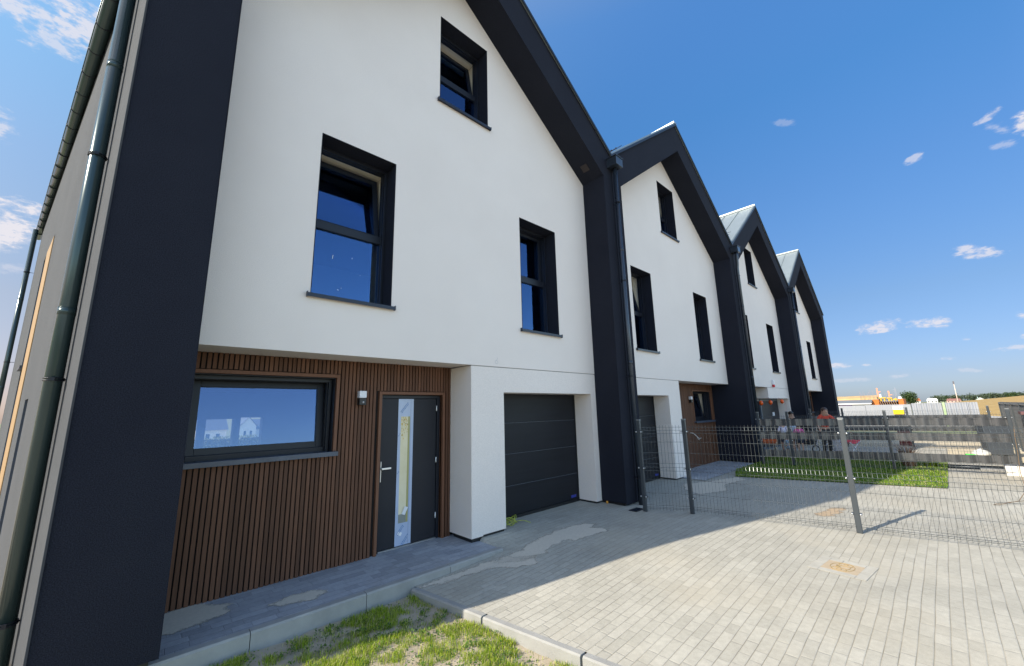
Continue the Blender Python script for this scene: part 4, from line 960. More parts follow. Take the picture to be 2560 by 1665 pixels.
# solid boards fence along the street
F = thing('board_fence', (13.2, -5.66, 0), 'tall solid grey board fence running along the street at the right', 'fence')
pb = MB(); z = .06; k = 0
while z < 1.52:
    pb.box(0, 13.5, -.012 + .002*(k % 2), .012 + .002*(k % 2), z, z + .115); z += .12; k += 1
pb.build('board_panel', mat('grey_composite_boards', (.16, .16, .155), rough=.6, var=.1, vscale=1, bump=.3, bscale=20, stretch=(.3, 4, 4)), F).matrix_parent_inverse = Matrix.Identity(4)
MB().box(-.05, 13.55, -.04, .04, 1.535, 1.58).build('top_rail', FENCE, F).matrix_parent_inverse = Matrix.Identity(4)
p0 = MB().box(-.04, .04, -.05, .05, 0, 1.60).build('post', FENCE, F, bevel=.006); p0.matrix_parent_inverse = Matrix.Identity(4)
for k in range(1, 7): c = p0.copy(); COL.objects.link(c); c.parent = F; c.location = (k * 2.25, 0, 0)
cbx = thing('utility_cabinet', (13.75, -5.33, 0), 'tall dark grey utility cabinet with brown top edge at the right picture border', 'cabinet')
for o in (MB().box(-.2, .2, -.18, .18, .05, 1.40).build('cabinet_body', PIPED, cbx, bevel=.01), MB().box(-.22, .22, -.2, .2, 1.40, 1.46).build('cabinet_top', plain('brown_top', (.12, .05, .05), .6), cbx), MB().box(-.205, -.2, -.15, .15, .15, 1.32).build('cabinet_door', ANTH, cbx)): o.matrix_parent_inverse = Matrix.Identity(4)
tag(MB().box(15.05, 15.5, -5.25, -4.82, 0, .22).build('concrete_block', mat('white_concrete', (.62, .6, .56), rough=.9, bump=.5, bscale=60), bevel=.01), 'white concrete block on the paving beside the end of the lawn fence', 'block')
tag(MB().tube([(11.62, -4.87, 1.25), (11.6, -4.85, 1.05), (11.61, -4.84, .8), (11.58, -4.81, .48), (11.5, -4.82, .2), (11.2, -4.7, .06), (10.9, -4.46, .012), (10.86, -4.40, .012), (10.95, -4.44, .02), (11.45, -4.77, .03), (12.2, -4.95, .02)], .0045, 6).build('dangling_cable', plain('brown_cable', (.16, .10, .05), .6)), 'thin brown cable dangling in a loop onto the paving at the right picture edge', 'cable')
# sliding gate track
tk = thing('gate_track', (15.9, -4.0, 0), 'low metal gate track lying across the paving right of the lawn', 'track')
for k, x in enumerate((0, .28, .62)): MB().tube([(x, .1, .02), (x + .22, -1.0, .02)], .018, 6).build('rail', FENCE, tk).matrix_parent_inverse = Matrix.Identity(4)
MB().box(-.2, .05, -.95, -.45, .0, .05).build('stop_plate', KERB, tk, bevel=.01).matrix_parent_inverse = Matrix.Identity(4)
# bin, bag
bn = thing('wheelie_bin', (19.6, -4.98, 0), 'dark grey wheelie bin standing before the street fence', 'bin', rz=R(15))
b = MB(); b.add([(-.22,-.24,.08),(.22,-.24,.08),(.22,.24,.08),(-.22,.24,.08),(-.28,-.3,.95),(.28,-.3,.95),(.28,.3,.95),(-.28,.3,.95)], [(0,3,2,1),(4,5,6,7),(0,1,5,4),(1,2,6,5),(2,3,7,6),(3,0,4,7)])
b.build('bin_body', plain('bin_grey', (.05, .06, .075), .5), bn, bevel=.02).matrix_parent_inverse = Matrix.Identity(4)
b = MB().box(-.3, .32, -.32, .32, .955, 1.0); b.build('lid', plain('bin_lid', (.06, .07, .09), .45), bn, bevel=.012).matrix_parent_inverse = Matrix.Identity(4)
for s in (-1, 1): MB().tube([(.24, s*.2, .1), (.24, s*.25, .1)], .1, 14).build('wheel', BLACKP, bn).matrix_parent_inverse = Matrix.Identity(4)
bg_ = MB().ball((19.2, -4.62, .12), .23, .2, .12, 16, 10, j=.05).tube([(19.2, -4.62, .2), (19.18, -4.6, .27)], [.04, .055], 7)
tag(bg_.build('rubbish_bag', plain('white_bag', (.6, .6, .57), .45)), 'bright white rubbish bag lying beside the wheelie bin', 'bag')
tag(MB().tube([(18.9, -4.3, .1), (19.1, -4.55, .06), (19.35, -4.8, .06)], .03, 6).build('green_strap', plain('vivid_green', (.05, .5, .05), .5)), 'vivid green strap lying under the white rubbish bag', 'strap')
tag(MB().box(23.0, 23.35, -3.0, -2.6, 0, .62).build('red_brown_crate', plain('brick_red', (.2, .03, .03), .7), bevel=.02), 'dark red crate standing on the sandy yard beyond the banded fences', 'crate')

# ------------------------------------------------------------------ background
CAMP = Vector((0.302, -4.12, 1.714))
HOARD = mat('corrugated_hoarding', (.34, .35, .38), rough=.4, metal=.2, var=.06, vscale=.6)
def hoarding(y0, y1, x, ztop, label, amp):
    t = thing('site_hoarding', (x, y0, -.42), label, 'fence', 'site hoardings')
    mb = MB(); n = int(abs(y1-y0) / .05); vs = []
    for k in range(n + 1):
        y = (y1-y0)*k/n; o = amp * max(-1, min(1, 1.8*math.sin(2*math.pi*k*.05/.27)))
        vs += [(o, y, 0), (o, y, ztop+.42), (o+.01, y, 0), (o+.01, y, ztop+.42)]
    fs = []
    for k in range(n): a = 4*k; c = a+4; fs += [(a, c, c+1, a+1), (a+3, c+3, c+2, a+2), (a+1, c+1, c+3, a+3)]
    mb.add(vs, fs); mb.build('hoarding_sheet', HOARD, t).matrix_parent_inverse = Matrix.Identity(4)
    for k in range(int(abs(y1-y0)/1.2)+1): MB().box(.03, .09, (y1-y0)/abs(y1-y0)*k*1.2-.03, (y1-y0)/abs(y1-y0)*k*1.2+.03, 0, ztop+.35).build('post', FENCE, t).matrix_parent_inverse = Matrix.Identity(4)
    return t
hoarding(3.6, .52, 45, 1.46, 'white site hoarding length nearest the last house', .006)
hoarding(.50, -2.20, 45, 1.50, 'white site hoarding length carrying the yellow notice board', .006)
hoarding(-2.25, -3.92, 45, 1.57, 'silver corrugated hoarding length just right of the white ones', .035)
hoarding(-4.05, -5.68, 45, 1.57, 'rightmost silver corrugated hoarding length before the golden field', .035)
tag(MB().box(44.9, 44.98, -4.05, -3.92, -.4, 1.6).build('timber_post', plain('lime_stained_timber', (.35, .45, .25), .8)), 'green stained timber post between the two corrugated hoardings', 'post')
nb = thing('notice_board', (44.85, -1.45, 0), 'notice board on the white hoarding, white above and bright yellow below', 'sign')
MB().box(0, .03, -.31, .31, 1.10, 1.38).build('white_board', WHITEP, nb).matrix_parent_inverse = Matrix.Identity(4)
MB().box(0, .03, -.31, .31, .74, 1.09).build('yellow_board', plain('sign_yellow', (.85, .55, .0), .5), nb).matrix_parent_inverse = Matrix.Identity(4)
w_ = MB()
for r_, z in enumerate((1.33, 1.19)):
    y = .26
    while y > -.26: l = rnd.uniform(.03, .09); w_.box(-.004, 0, y-l, y, z-.022-.01*r_, z+.012+.01*r_); y -= l + .018
w_.build('lettering', plain('blue_lettering', (.02, .12, .5), .5), nb).matrix_parent_inverse = Matrix.Identity(4)
# site hut
hu = thing('site_hut', (90, 6.8, -.42), 'white site hut with grey pitched roof behind the hoarding', 'hut')
b = MB().box(0, 3, -2.2, 5, 0, 2.08); b.build('wall', plain('hut_white', (.5, .5, .51), .6), hu).matrix_parent_inverse = Matrix.Identity(4)
b = MB(); b.add([(-.3, -2.5, 2.02), (-.3, 5.3, 2.02), (1.6, 5.3, 2.58), (1.6, -2.5, 2.58), (3.4, -2.5, 2.02), (3.4, 5.3, 2.02), (-.3, -2.5, 1.95), (-.3, 5.3, 1.95)], [(0,3,2,1), (3,4,5,2), (0,1,7,6), (0,4,3), (1,2,5)])
b.build('roof', plain('hut_roof_grey', (.15, .16, .17), .7), hu).matrix_parent_inverse = Matrix.Identity(4)
MB().box(-.32, -.24, -2.5, 5.3, 1.86, 2.02).build('fascia', WHITEP, hu).matrix_parent_inverse = Matrix.Identity(4)
b = MB(); y = 1.8
while y > .1: l = rnd.uniform(.12, .3); b.box(-.03, 0, y-l, y, 1.45, 1.72); y -= l + .06
b.build('hut_lettering', plain('purple_lettering', (.2, .1, .3), .6), hu).matrix_parent_inverse = Matrix.Identity(4)
# earth bank
eb_ = MB(); n = 40; vs = []
for k in range(n + 1):
    y = 26 - (26 - 5.2) * k / n; zt = 2.85 + .3 * k / n + .06 * noise.noise(Vector((y, 0, 0)))
    vs += [(108, y, -.5), (109.5, y, zt - .5 + .1*noise.noise(Vector((y*2, 3, 0)))), (112, y, zt), (122, y, -.5)]
fs = []
for k in range(n): a = 4*k; c = a+4; fs += [(a, c, c+1, a+1), (a+1, c+1, c+2, a+2), (a+2, c+2, c+3, a+3)]
fs.append((4*n, 4*n+1, 4*n+2, 4*n+3))
eb_.add(vs, fs); tag(eb_.build('earth_bank', mat('ochre_earth', (.40, .26, .11), rough=.95, bump=3, bscale=1.2, bdet=8, col2=(.50, .35, .17), vscale=.6)), kind='structure')
# unfinished orange block building with shuttering
ub = thing('unfinished_building', (92, 2.0, -.42), 'unfinished orange block building with yellow shuttering beams and rebars', 'building')
OR = mat('orange_blocks', (.50, .15, .03), rough=.85, var=.12, vscale=3, bump=.5, bscale=4)
def lo(o): o.matrix_parent_inverse = Matrix.Identity(4); return o
lo(MB().box(0, 6, 1.53, 2.5, 0, 2.58).build('wall', OR, ub)); lo(MB().box(0, 6, -1.47, -.85, 0, 2.6).build('wall', OR, ub)); lo(MB().box(5.5, 6, -.85, 1.53, 0, 2.2).build('back_wall', plain('dark_blocks', (.10, .04, .02), .9), ub))
b = MB()
for (ya, yb, z) in ((1.46, .55, 2.92), (.45, -.2, 2.86), (-.25, -.8, 2.6)): b.box(-.4, .1, yb, ya, z - .16, z)
for y in (1.2, .75, .2, -.1, -.6): b.box(-.3, .2, y-.07, y+.07, 2.3, 2.76)
lo(b.build('shuttering_beam', plain('yellow_beam', (.62, .38, .03), .6), ub))
b = MB()
for k in range(8): y0 = 1.4 - .27*k; b.tube([(-.2, y0, 2.4), (-.5, y0 - .4, .4)], .035, 5)
lo(b.build('prop', plain('rusty_prop', (.38, .24, .16), .7), ub))
b = MB().box(0, 6, -1.47, 2.5, 2.62, 2.66); lo(b.build('slab', plain('slab_concrete', (.5, .45, .36), .9), ub))
b = MB()
for (y, h) in ((4.2, 1.0), (4.05, .8), (3.75, 1.05), (3.6, .75), (3.2, .7), (3.0, .9), (2.85, 1.2), (2.5, 1.15), (2.35, .8), (2.0, .6), (.9, .6), (.7, .55), (-.2, .7)): b.tube([(4, y, 2.5), (4, y + .02, 3.1 + h)], .02, 5)
lo(b.build('rebar', plain('rebar_grey', (.25, .22, .25), .6), ub))
for (y, z0, z1) in ((1.5, 3.0, 4.5), (.12, 3.0, 3.95)):
    lo(MB().box(.1, .22, y-.09, y+.09, z0, z1).box(.1, .22, y-.4, y-.09, z1-.7, z1-.6).build('formwork_clamp', plain('pale_orange_steel', (.7, .26, .15), .6), ub))
lo(MB().box(-.1, .3, 1.1, 1.3, 2.9, 3.45).box(-.1, .3, -1.3, -.95, 2.6, 2.95).build('white_sheet', WHITEP, ub))
# pylon, mast, pole
def pole(name, x, y, z0, z1, r, label, cat, m, head=None):
    t = thing(name, (x, y, z0), label, cat); lo(MB().tube([(0, 0, 0), (0, 0, z1 - z0)], [r, r*.6], 8).build('pole', m, t))
    if head: lo(head.build('lamp_head', plain('lamp_dark', (.1, .1, .12), .5), t))
    return t
pm = MB(); 
for s in (-1, 1):
    for q in (-1, 1): pm.tube([(s*.8, q*.8, 0), (s*.15, q*.15, 14)], .09, 5)
for k in range(7): z = 2*k; w = .8 - .046*z; pm.tube([(-w, -w, z), (w, w, z+2)], .05, 4).tube([(w, -w, z), (-w, w, z+2)], .05, 4).tube([(-w, -w, z), (w, -w, z)], .05, 4)
pm.tube([(0, -2, 12.6), (0, 2, 12.6)], .08, 4).tube([(0, -1.4, 11), (0, 1.4, 11)], .08, 4)
py = pm.build('lattice_pylon', plain('pylon_grey', (.3, .3, .34), .6)); py.location = (480, 24, -.4); tag(py, 'distant grey lattice pylon above the unfinished building', 'pylon')
pole('lamp_mast', 180, -6.65, -.4, 7.35, .13, 'tall thin lamp mast leaning over the far houses', 'mast', plain('mast_pale', (.6, .5, .42), .6), MB().box(-.15, .15, -.16, .2, 7.0, 7.8))
# houses in the distance
def far_house(x, y, z, w, dpt, h, rh, wallc, roofc, label, gable_front=False, name='distant_house'):
    t = thing(name, (x, y, z), label, 'house')
    lo(MB().box(0, dpt, -w/2, w/2, 0, h).build('wall', wallc, t))
    r = MB()
    if gable_front:
        r.add([(-.3, -w/2-.3, h-.1), (-.3, 0, h+rh), (-.3, w/2+.3, h-.1), (dpt+.3, -w/2-.3, h-.1), (dpt+.3, 0, h+rh), (dpt+.3, w/2+.3, h-.1)], [(0, 3, 4, 1), (1, 4, 5, 2)])
        lo(MB().add([(-.01, -w/2, h), (-.01, 0, h+rh-.1), (-.01, w/2, h)], [(0, 1, 2)]).build('gable', wallc, t))
    else:
        r.add([(-.3, -w/2-.3, h-.1), (dpt/2, -w/2+.6, h+rh), (dpt+.3, -w/2-.3, h-.1), (-.3, w/2+.3, h-.1), (dpt/2, w/2-.6, h+rh), (dpt+.3, w/2+.3, h-.1)], [(0, 1, 4, 3), (1, 2, 5, 4), (0, 2, 1), (3, 4, 5)])
    r.box(dpt*.45, dpt*.55, w*.2, w*.2+.5, h, h+rh+.5)
    lo(r.build('roof', roofc, t))
    win = plain('far_glass', (.05, .06, .08), .2)
    for k in range(max(1, int(w/2.2))):
        yy = -w/2 + (k+.5)*w/max(1, int(w/2.2)); lo(MB().box(-.03, .02, yy-.45, yy+.45, h*.4, h*.78).build('window', win, t))
    return t
WF = plain('far_white', (.55, .55, .52), .8); RF = plain('far_red_tiles', (.55, .17, .07), .8); GF = plain('far_pale_roof', (.62, .62, .58), .8); PF = plain('far_pink', (.5, .33, .27), .8)
far_house(560, 15.5, -.8, 6.2, 8, 2.9, 2.4, WF, RF, 'distant white house with red tiled roof beside the round tree')
far_house(560, 4.4, -.8, 7.4, 8, 3.1, 1.9, WF, GF, 'distant white bungalow with pale low roof above the hoarding')
far_house(560, -9.6, -.5, 9.2, 8, 2.3, 1.7, PF, plain('far_brown_roof', (.25, .12, .1), .8), 'distant pinkish house with brown roof behind the lamp mast')
far_house(560, -26, .2, 5.2, 8, 1.9, 2.0, WF, plain('far_green_roof', (.3, .4, .38), .8), 'distant small white gabled house at the edge of the golden field', True)
# trees
def tree(x, y, z, h, w, label, m, n=900, leaf=.35, group=None, name='tree'):
    t = thing(name, (x, y, z), label, 'tree', group)
    lo(MB().tube([(0, 0, 0), (.05*h, .02*h, h*.35), (0, 0, h*.75)], [h*.035, h*.025, h*.008], 7).tube([(.04*h, .02*h, h*.3), (.1*h, w*.25, h*.6)], [h*.015, h*.006], 5).tube([(.04*h, .02*h, h*.32), (0, -w*.25, h*.62)], [h*.015, h*.006], 5).build('trunk', BARK, t))
    mb = MB(); cl = [(rnd.uniform(-.28, .28)*w, rnd.uniform(-.36, .36)*w, rnd.uniform(.32, .84)*h, rnd.uniform(.16, .3)*w) for _ in range(13)]
    for k in range(n):
        c = rnd.choice(cl); v = Vector((rnd.gauss(0, 1), rnd.gauss(0, 1), rnd.gauss(0, 1))).normalized() * c[3] * rnd.uniform(.55, 1.08)
        p = Vector(c[:3]) + v; s = leaf * rnd.uniform(.5, 1.2)
        q = Matrix.Translation(p) @ Vector((rnd.random(), rnd.random(), rnd.random())).to_track_quat('Z', 'Y').to_matrix().to_4x4() @ Matrix.Rotation(rnd.uniform(0, 6), 4, 'X')
        mb.add([q @ Vector(a) for a in ((-s, 0, 0), (0, -s*.6, s*.1), (s, 0, 0), (0, s*.6, -s*.1))], [(0, 1, 2, 3)])
    lo(mb.build('crown', m, t)); return t
tree(220, 5.25, -.7, 6.5, 4.4, 'round dark green tree standing alone beyond the hoarding, biggest of the far trees', FOL, 3000, .24)
TL = [(2.97, -2.0, 0), (3.1, -2.8, 0), (3.25, -3.9, 1), (3.2, -5.0, 0), (3.22, -6.3, 0), (3.1, -7.3, 1), (3.42, -8.7, 0), (3.3, -10.0, 1), (3.15, -11.2, 0), (3.2, -12.4, 0), (3.35, -13.6, 1), (3.45, -14.9, 0), (3.5, -16.2, 0), (3.45, -17.4, 1), (3.6, -18.7, 0), (3.4, -20, 0), (3.5, -21.3, 0), (3.4, -22.6, 1)]
ORD = ['first', 'second', 'third', 'fourth', 'fifth', 'sixth', 'seventh', 'eighth', 'ninth', 'tenth', 'eleventh', 'twelfth', 'thirteenth', 'fourteenth', 'fifteenth', 'sixteenth', 'seventeenth', 'eighteenth', 'nineteenth', 'twentieth', 'last']
def TLB(k, dk):
    order = sorted(range(len(TL)), key=lambda q: -TL[q][1]); n_ = order.index(k)
    return '%s %s tree from the left in the distant belt on the horizon' % (ORD[n_], 'dark' if dk else 'greyish green')
for k, (z, y, dk) in enumerate(TL):
    X = 190 * 3.4; Y = -4.12 + (y + 4.12) * 3.4 + rnd.uniform(-.5, .5); zt = 1.71 + (z - 1.71) * 3.4
    zg = -.6 + max(0, -Y - 20) * .07
    lb = ['dark' if dk else 'greyish green', 'left' if y > -5 else 'right']
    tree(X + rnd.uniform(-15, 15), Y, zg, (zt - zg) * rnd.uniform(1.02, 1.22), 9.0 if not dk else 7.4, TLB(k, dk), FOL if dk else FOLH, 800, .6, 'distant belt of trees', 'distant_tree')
# golden field rising to the right
def fz(X, y):
    t = max(0, min(1, (X - 62) / 300)); yy = y * 362 / X
    zt = 1.25 + .1 * max(0, -yy - 11.3) - .5 * max(0, 11.5 + yy) * .3
    zt = min(zt, 6)
    return -.42 + (t ** .75) * (max(zt, -.6) + .42) + .05 * noise.noise(Vector((X*.8, y*.8, 0)))
tag(grid('golden_field', 0, 0, 0, 1, 90, 90, lambda x, y: 0, SOIL), kind='structure')
bpy.data.objects.remove(bpy.data.objects['golden_field'])
vs = []; fs = []; nx, ny = 90, 110
for j in range(ny + 1):
    ra = -.006 - .42 * (j / ny) ** 1.3
    for i in range(nx + 1):
        X = 62 + 300 * (i / nx) ** 1.5; y = ra * X; vs.append((X, y, fz(X, y)))
for j in range(ny):
    for i in range(nx): a = j*(nx+1)+i; fs.append((a, a+nx+1, a+nx+2, a+1))
gf = MB().add(vs, fs, 0, True).build('golden_field', mat('dry_maize', (.27, .16, .035), rough=.9, bump=4, bscale=1.2, bdet=8, col2=(.46, .31, .10), vscale=.9)); tag(gf, kind='structure')
# what stands behind the houses, seen through the first house
HEDGE = leaf_mat('hedge_leaves', (.12, .15, .05), (.36, .36, .18))
hg = MB()
for k in range(9000):
    x, y, z = rnd.uniform(2, 14), rnd.uniform(33, 34.2), rnd.uniform(-1.1, .28); s = .07
    if noise.noise(Vector((x*2, z*2, 0))) < -.35: continue
    q = Matrix.Translation((x, y, z)) @ Matrix.Rotation(rnd.uniform(0, 6), 4, 'Z') @ Matrix.Rotation(rnd.uniform(0, 6), 4, 'X')
    hg.add([q @ Vector(a) for a in ((-s, 0, 0), (0, -s*.6, 0), (s, 0, 0), (0, s*.6, 0))], [(0, 1, 2, 3)])
hh = thing('hedge', (8, 33.5, -1.1), 'clipped hedge seen through the ground floor window of the nearest house', 'hedge')
o = hg.build('leaves', HEDGE, hh); o = MB().box(2, 14, 33.3, 33.9, -1.3, .1).build('stems', plain('hedge_inside', (.06, .06, .03), .9), hh)
def back_house(x, y, w, d, zb, h, rh, label, gable, glz=None):
    t = thing('back_house', (x, y, zb), label, 'house')
    if gable:
        lo(MB().prism([(-w/2, 0), (w/2, 0), (w/2, h), (0, h+rh), (-w/2, h)], [], 0, d).build('wall', WHITE, t))
        lo(MB().add([(-w/2-.2, -.2, h-.1), (0, -.2, h+rh+.08), (w/2+.2, -.2, h-.1), (-w/2-.2, d, h-.1), (0, d, h+rh+.08), (w/2+.2, d, h-.1)], [(0,1,4,3), (1,2,5,4)]).build('roof', plain('slate_grey', (.10, .11, .13), .6), t))
    else:
        lo(MB().box(-w/2, w/2, 0, d, 0, h).build('wall', WHITE, t))
        lo(MB().add([(-w/2-.3, -.4, h-.1), (w/2+.3, -.4, h-.1), (w/2+.3, d/2, h+rh), (-w/2-.3, d/2, h+rh), (-w/2-.3, d+.4, h-.1), (w/2+.3, d+.4, h-.1)], [(0,1,2,3), (3,2,5,4), (0,3,4), (1,5,2)]).build('roof', plain('slate_grey', (.10, .11, .13), .6), t))
    gl_ = plain('far_window_dark', (.05, .07, .09), .15)
    for k in (-.25, .12): lo(MB().box(k*w, k*w+.14*w, -.04, .02, .25*h, .75*h).build('window', gl_, t))
    return t
back_house(18.3, 96, 2.9, 8, -4.2, 4.0, 1.75, 'white gabled house seen through the right back window of the nearest house', True)
back_house(12.9, 100, 4.6, 8, -4.2, 3.4, 2.1, 'white house with grey roof seen through the nearest house, left one', False)
back_house(23.0, 101, 5.0, 8, -4.2, 3.3, 2.0, 'white house with grey roof behind the gabled one seen through the nearest house', False)

# ------------------------------------------------------------------ people
SKIN = mat('skin', (.50, .29, .20), rough=.55, spec=.35); 
def skin_mesh(name, verts, edges, radii, m, parent, root=0, sub=1):
    me = bpy.data.meshes.new(name); me.from_pydata([tuple(v) for v in verts], edges, []); me.materials.append(m)
    o = bpy.data.objects.new(name, me); COL.objects.link(o)
    o.modifiers.new('skin', 'SKIN'); 
    if not me.skin_vertices: 
        bm = bmesh.new(); bm.from_mesh(me); bm.verts.layers.skin.verify(); bm.to_mesh(me); bm.free()
    for i, r in enumerate(radii):
        sv = me.skin_vertices[0].data[i]; sv.radius = (r if isinstance(r, tuple) else (r, r)); sv.use_root = (i == root)
    o.modifiers['skin'].use_smooth_shade = True
    s = o.modifiers.new('sub', 'SUBSURF'); s.levels = sub; s.render_levels = sub
    dg = bpy.context.evaluated_depsgraph_get(); ev = o.evaluated_get(dg); nm = bpy.data.meshes.new_from_object(ev)
    o.modifiers.clear(); o.data = nm; nm.polygons.foreach_set('use_smooth', [True]*len(nm.polygons))
    o.parent = parent; return o
def person(loc, H, rz, label, shirt, legs, hair, arms=((.25, -.1, .60), (.25, .1, .60)), lean=0.0, longhair=False, shortpants=True, cap=False, crouch=0.0):
    """faces +Y in its own space; arms: hand targets (side offset handled), in units of height"""
    P = thing('person', loc, label, 'person', rz=rz); h = H
    hipz = (.52 - .22*crouch) * h; ly = lean * h
    def V(x, y, z): return Vector((x*h, y*h, z*h))
    hip = Vector((0, -.1*h*crouch, hipz)); chest = hip + Vector((0, ly*.6, .20*h)); neck = hip + Vector((0, ly, .315*h)); head = neck + Vector((0, ly*.25+.012*h, .075*h)); top = head + Vector((0, ly*.1, .065*h))
    v = [hip, chest, neck, head, top]; e = [(0, 1), (1, 2), (2, 3), (3, 4)]; r = [(.075*h, .058*h), (.078*h, .055*h), .032*h, (.052*h, .060*h), (.036*h, .042*h)]
    hands = []
    for s, a in zip((-1, 1), arms):
        sh = neck + Vector((s*.095*h, 0, -.035*h)); hd = Vector((s*a[0]*h, a[1]*h + ly, a[2]*h)); el = (sh + hd)/2 + Vector((s*.03*h, -.03*h, -.03*h))
        n = len(v); v += [sh, el, hd]; r += [.030*h, .021*h, .015*h]; e += [(1, n) if False else (2, n), (n, n+1), (n+1, n+2)]
        d = (hd - el).normalized(); pal = hd + d*.035*h; v.append(pal); r.append((.019*h, .010*h)); e.append((n+2, n+3))
        sd = d.cross(Vector((0, 0, 1))).normalized() if abs(d.z) < .95 else Vector((1, 0, 0))
        for f, (o, l) in enumerate(((-.012, .030), (-.004, .036), (.004, .034), (.012, .027))):
            k = len(v); b = pal + sd*o*h + d*.010*h; v += [b, b + d*l*.55*h, b + d*l*h + Vector((0, 0, -.006*h))]; r += [.0045*h, .0042*h, .0035*h]; e += [(n+3, k), (k, k+1), (k+1, k+2)]
        k = len(v); b = pal - sd*.016*h - d*.012*h; v += [b, b + d*.02*h - sd*.012*h]; r += [.0052*h, .0042*h]; e += [(n+3, k), (k, k+1)]
        hands.append((sh, el, hd))
    LG_ = []
    for s in (-1, 1):
        hj = hip + Vector((s*.048*h, 0, -.03*h)); kn = Vector((s*.055*h, (.05 + .2*crouch)*h*.6, .28*h - .02*h*crouch)); an = Vector((s*.055*h, -.02*h, .045*h)); toe = an + Vector((s*.01*h, .09*h, -.03*h)); heel = an + Vector((0, -.02*h, -.025*h))
        n = len(v); v += [hj, kn, an, toe]; r += [.050*h, .033*h, .020*h, (.018*h, .012*h)]; e += [(0, n), (n, n+1), (n+1, n+2), (n+2, n+3)]
        LG_.append((hj, kn, an, toe))
    b = skin_mesh('body', v, e, r, SKIN, P)
    sv = [hip + Vector((0, 0, .01*h)), chest, neck + Vector((0, 0, -.02*h))]; se = [(0, 1), (1, 2)]; sr = [(.088*h, .070*h), (.090*h, .066*h), (.045*h, .042*h)]
    for s, (sh, el, hd) in zip((-1, 1), hands):
        n = len(sv); sv += [sh, sh.lerp(el, .75)]; sr += [.040*h, .034*h]; se += [(2, n), (n, n+1)]
    skin_mesh('shirt', sv, se, sr, shirt, P)
    pv = [hip + Vector((0, 0, -.005*h))]; pr = [(.086*h, .070*h)]; pe = []
    for hj, kn, an, toe in LG_:
        n = len(pv); end = hj.lerp(kn, .7) if shortpants else an + Vector((0, 0, .01*h)); pv += [hj, hj.lerp(kn, .5) if shortpants else kn, end]; pr += [.058*h, .048*h if shortpants else .041*h, .046*h if shortpants else .030*h]; pe += [(0, n), (n, n+1), (n+1, n+2)]
    skin_mesh('trousers', pv, pe, pr, legs, P)
    sh_ = MB()
    for hj, kn, an, toe in LG_: sh_.ball(((an+toe)/2)[:], .026*h, .068*h, .024*h, 10, 6)
    lo(sh_.build('shoes', plain('shoe', (.05, .05, .05), .6), P))
    # face
    fc = MB(); fy = head.y + .055*h
    fc.add([(-.008*h, fy, head.z-.006*h), (.008*h, fy, head.z-.006*h), (0, fy+.018*h, head.z-.010*h), (0, fy, head.z+.018*h)], [(0, 1, 2), (0, 2, 3), (1, 3, 2)])
    for s in (-1, 1): fc.ball((s*.052*h, head.y, head.z), .006*h, .012*h, .017*h, 8, 6)
    lo(fc.build('nose_and_ears', SKIN, P))
    ey = MB()
    for s in (-1, 1): ey.ball((s*.019*h, fy - .003*h, head.z+.012*h), .007*h, .005*h, .005*h, 8, 6)
    ey.box(-.014*h, .014*h, fy-.006*h, fy+.001*h, head.z-.030*h, head.z-.026*h)
    lo(ey.build('eyes_and_mouth', plain('dark_features', (.04, .02, .02), .5), P))
    hr = MB(); hc = head + Vector((0, -.018*h, .026*h)); hr.ball(hc[:], .060*h, .062*h, .055*h, 14, 9, j=.04)
    if longhair: hr.tube([hc + Vector((0, -.04*h, .01*h)), hc + Vector((.02*h, -.085*h, -.04*h)), hc + Vector((.05*h, -.10*h, -.12*h))], [.034*h, .028*h, .010*h], 8)
    lo(hr.build('hair', hair, P))
    if cap:
        cp = MB().ball((hc + Vector((0, .004*h, .022*h)))[:], .062*h, .066*h, .045*h, 14, 7).box(-.04*h, .04*h, head.y+.03*h, head.y+.11*h, head.z+.036*h, head.z+.044*h); lo(cp.build('cap', BLACKP, P))
    return P
HB = plain('dark_brown_hair', (.045, .022, .014), .5); HK = plain('black_hair', (.01, .008, .008), .5)
C_RED = mat('orange_red_cloth', (.62, .055, .02), rough=.85, var=.12, vscale=12); C_BLK = mat('black_cloth', (.012, .012, .016), rough=.9)
C_WHT = mat('lilac_white_cloth', (.66, .62, .75), rough=.9); C_BLU = mat('pale_blue_cloth', (.48, .62, .74), rough=.9); C_PNK = mat('pink_cloth', (.75, .10, .35), rough=.85); C_DNM = mat('dark_denim', (.03, .035, .06), rough=.9)
C_GRY = mat('grey_blue_cloth', (.28, .36, .42), rough=.9)
person((17.75, -1.14, 0), 1.60, R(122), 'woman in an orange red shirt with long brown hair behind the banded fence', C_RED, C_BLK, HB, ((.15, .30, .62), (.20, .16, .55)), lean=.10, longhair=True, shortpants=False)
person((19.3, .12, 0), 1.44, R(120), 'person in black with a black cap holding a phone in front of the white pillar', C_BLK, C_BLK, HK, ((.07, .19, .74), (.07, .20, .73)), cap=True, shortpants=False)
person((17.5, .03, 0), 1.12, R(-60), 'child in a lilac white shirt with bare legs beside the orange folding chair', C_WHT, C_DNM, HB, ((.17, .05, .47), (.17, .05, .47)))
person((17.75, -.26, 0), 1.18, R(-70), 'child in a pale blue shirt between the white and the pink dressed children', C_BLU, C_DNM, HK, ((.16, .06, .47), (.16, .03, .47)))
person((17.5, -.44, 0), 1.04, R(-80), 'child in a bright pink top standing right of the other children', C_PNK, C_DNM, HK, ((.17, .06, .5), (.17, .03, .5)))
person((17.2, -.16, 0), .74, R(170), 'small crouching child in a grey blue jacket in front of the standing children', C_GRY, C_GRY, C_GRY and plain('grey_hood', (.3, .4, .45), .9), ((.15, .2, .35), (.15, .22, .35)), crouch=.75, shortpants=False)
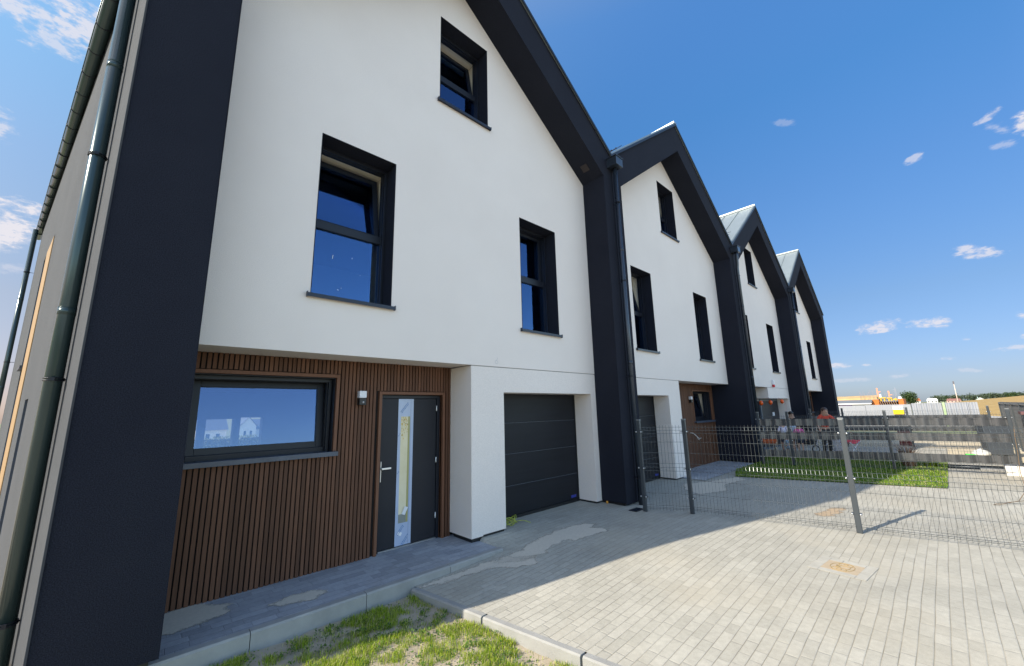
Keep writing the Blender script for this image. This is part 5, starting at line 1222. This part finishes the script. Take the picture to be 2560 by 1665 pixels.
# folding chairs
def camp_chair(loc, rz, label, cloth, frame, back=.5):
    c = thing('folding_chair', loc, label, 'chair', rz=rz)
    for s in (-1, 1):
        lo(MB().tube([(s*.24, -.22, .0), (s*.24, .22, .42)], .016, 7).build('leg', frame, c)); lo(MB().tube([(s*.21, .22, .0), (s*.21, -.22, .42)], .016, 7).build('leg', frame, c))
        lo(MB().tube([(s*.24, -.20, .38), (s*.24, -.20-.25*back, .38+.45*(1-.3*back))], .014, 7).build('back_post', frame, c))
    q = MB(); n = 6; vs = []
    for k in range(n+1): y = -.2 + .4*k/n; z = .41 - .05*math.sin(math.pi*k/n); vs += [(-.22, y, z), (.22, y, z), (-.22, y, z-.01), (.22, y, z-.01)]
    q.add(vs, [f for k in range(n) for f in ((4*k, 4*k+1, 4*k+5, 4*k+4), (4*k+3, 4*k+2, 4*k+6, 4*k+7))], 0, True); lo(q.build('seat', cloth, c))
    y1 = -.20-.25*back; z1 = .38+.45*(1-.3*back)
    lo(MB().add([(-.23, -.2, .42), (.23, -.2, .42), (.23, y1, z1), (-.23, y1, z1), (-.23, -.21, .41), (.23, -.21, .41), (.23, y1-.01, z1), (-.23, y1-.01, z1)], [(0,1,2,3), (7,6,5,4), (0,3,7,4), (1,5,6,2)]).build('backrest', cloth, c))
    return c
camp_chair((16.95, .42, 0), R(-60), 'folding camp chair with orange seat and crossed wooden legs at the left of the children', plain('orange_canvas', (.7, .13, .03), .8), plain('pale_wood', (.6, .45, .3), .6))
camp_chair((18.3, -1.62, 0), R(60), 'folding deck chair with pink red cloth right of the woman', plain('pink_red_canvas', (.75, .08, .12), .8), plain('white_tube', (.7, .7, .7), .4), 1.0)
ex = thing('play_easel', (18.25, -1.32, 0), 'grey and white panel easel leaning left of the red deck chair', 'easel', rz=R(70))
lo(MB().obox(Matrix.Translation((0, 0, .3)) @ Matrix.Rotation(R(14), 4, 'X'), .42, .02, .6).build('board', plain('light_grey_board', (.4, .4, .42), .6), ex)); lo(MB().obox(Matrix.Translation((.0, .14, .3)) @ Matrix.Rotation(R(-14), 4, 'X'), .42, .02, .6).build('board', plain('white_board_face', (.75, .76, .8), .5), ex))
tr_ = thing('toy_tricycle', (18.2, -.95, 0), 'black and white toy tricycle on the ground left of the easel', 'tricycle', rz=R(40))
for (x, y, r) in ((0, .25, .12), (-.17, -.2, .09), (.17, -.2, .09)): lo(MB().tube([(x + r*math.cos(6.283*k/14)*0, y + r*math.cos(6.283*k/14), r + .015 + r*math.sin(6.283*k/14)) for k in range(14)], .02, 6, closed=True).build('wheel', BLACKP, tr_))
lo(MB().tube([(0, .25, .14), (0, .16, .42), (0, -.15, .24), (-.17, -.2, .1)], .018, 6).tube([(0, -.15, .24), (.17, -.2, .1)], .018, 6).tube([(-.14, .15, .44), (.14, .15, .44)], .015, 6).build('tricycle_frame', WHITEP, tr_)); lo(MB().ball((0, -.12, .28), .1, .13, .035).build('seat', plain('light_seat', (.6, .65, .75), .5), tr_))
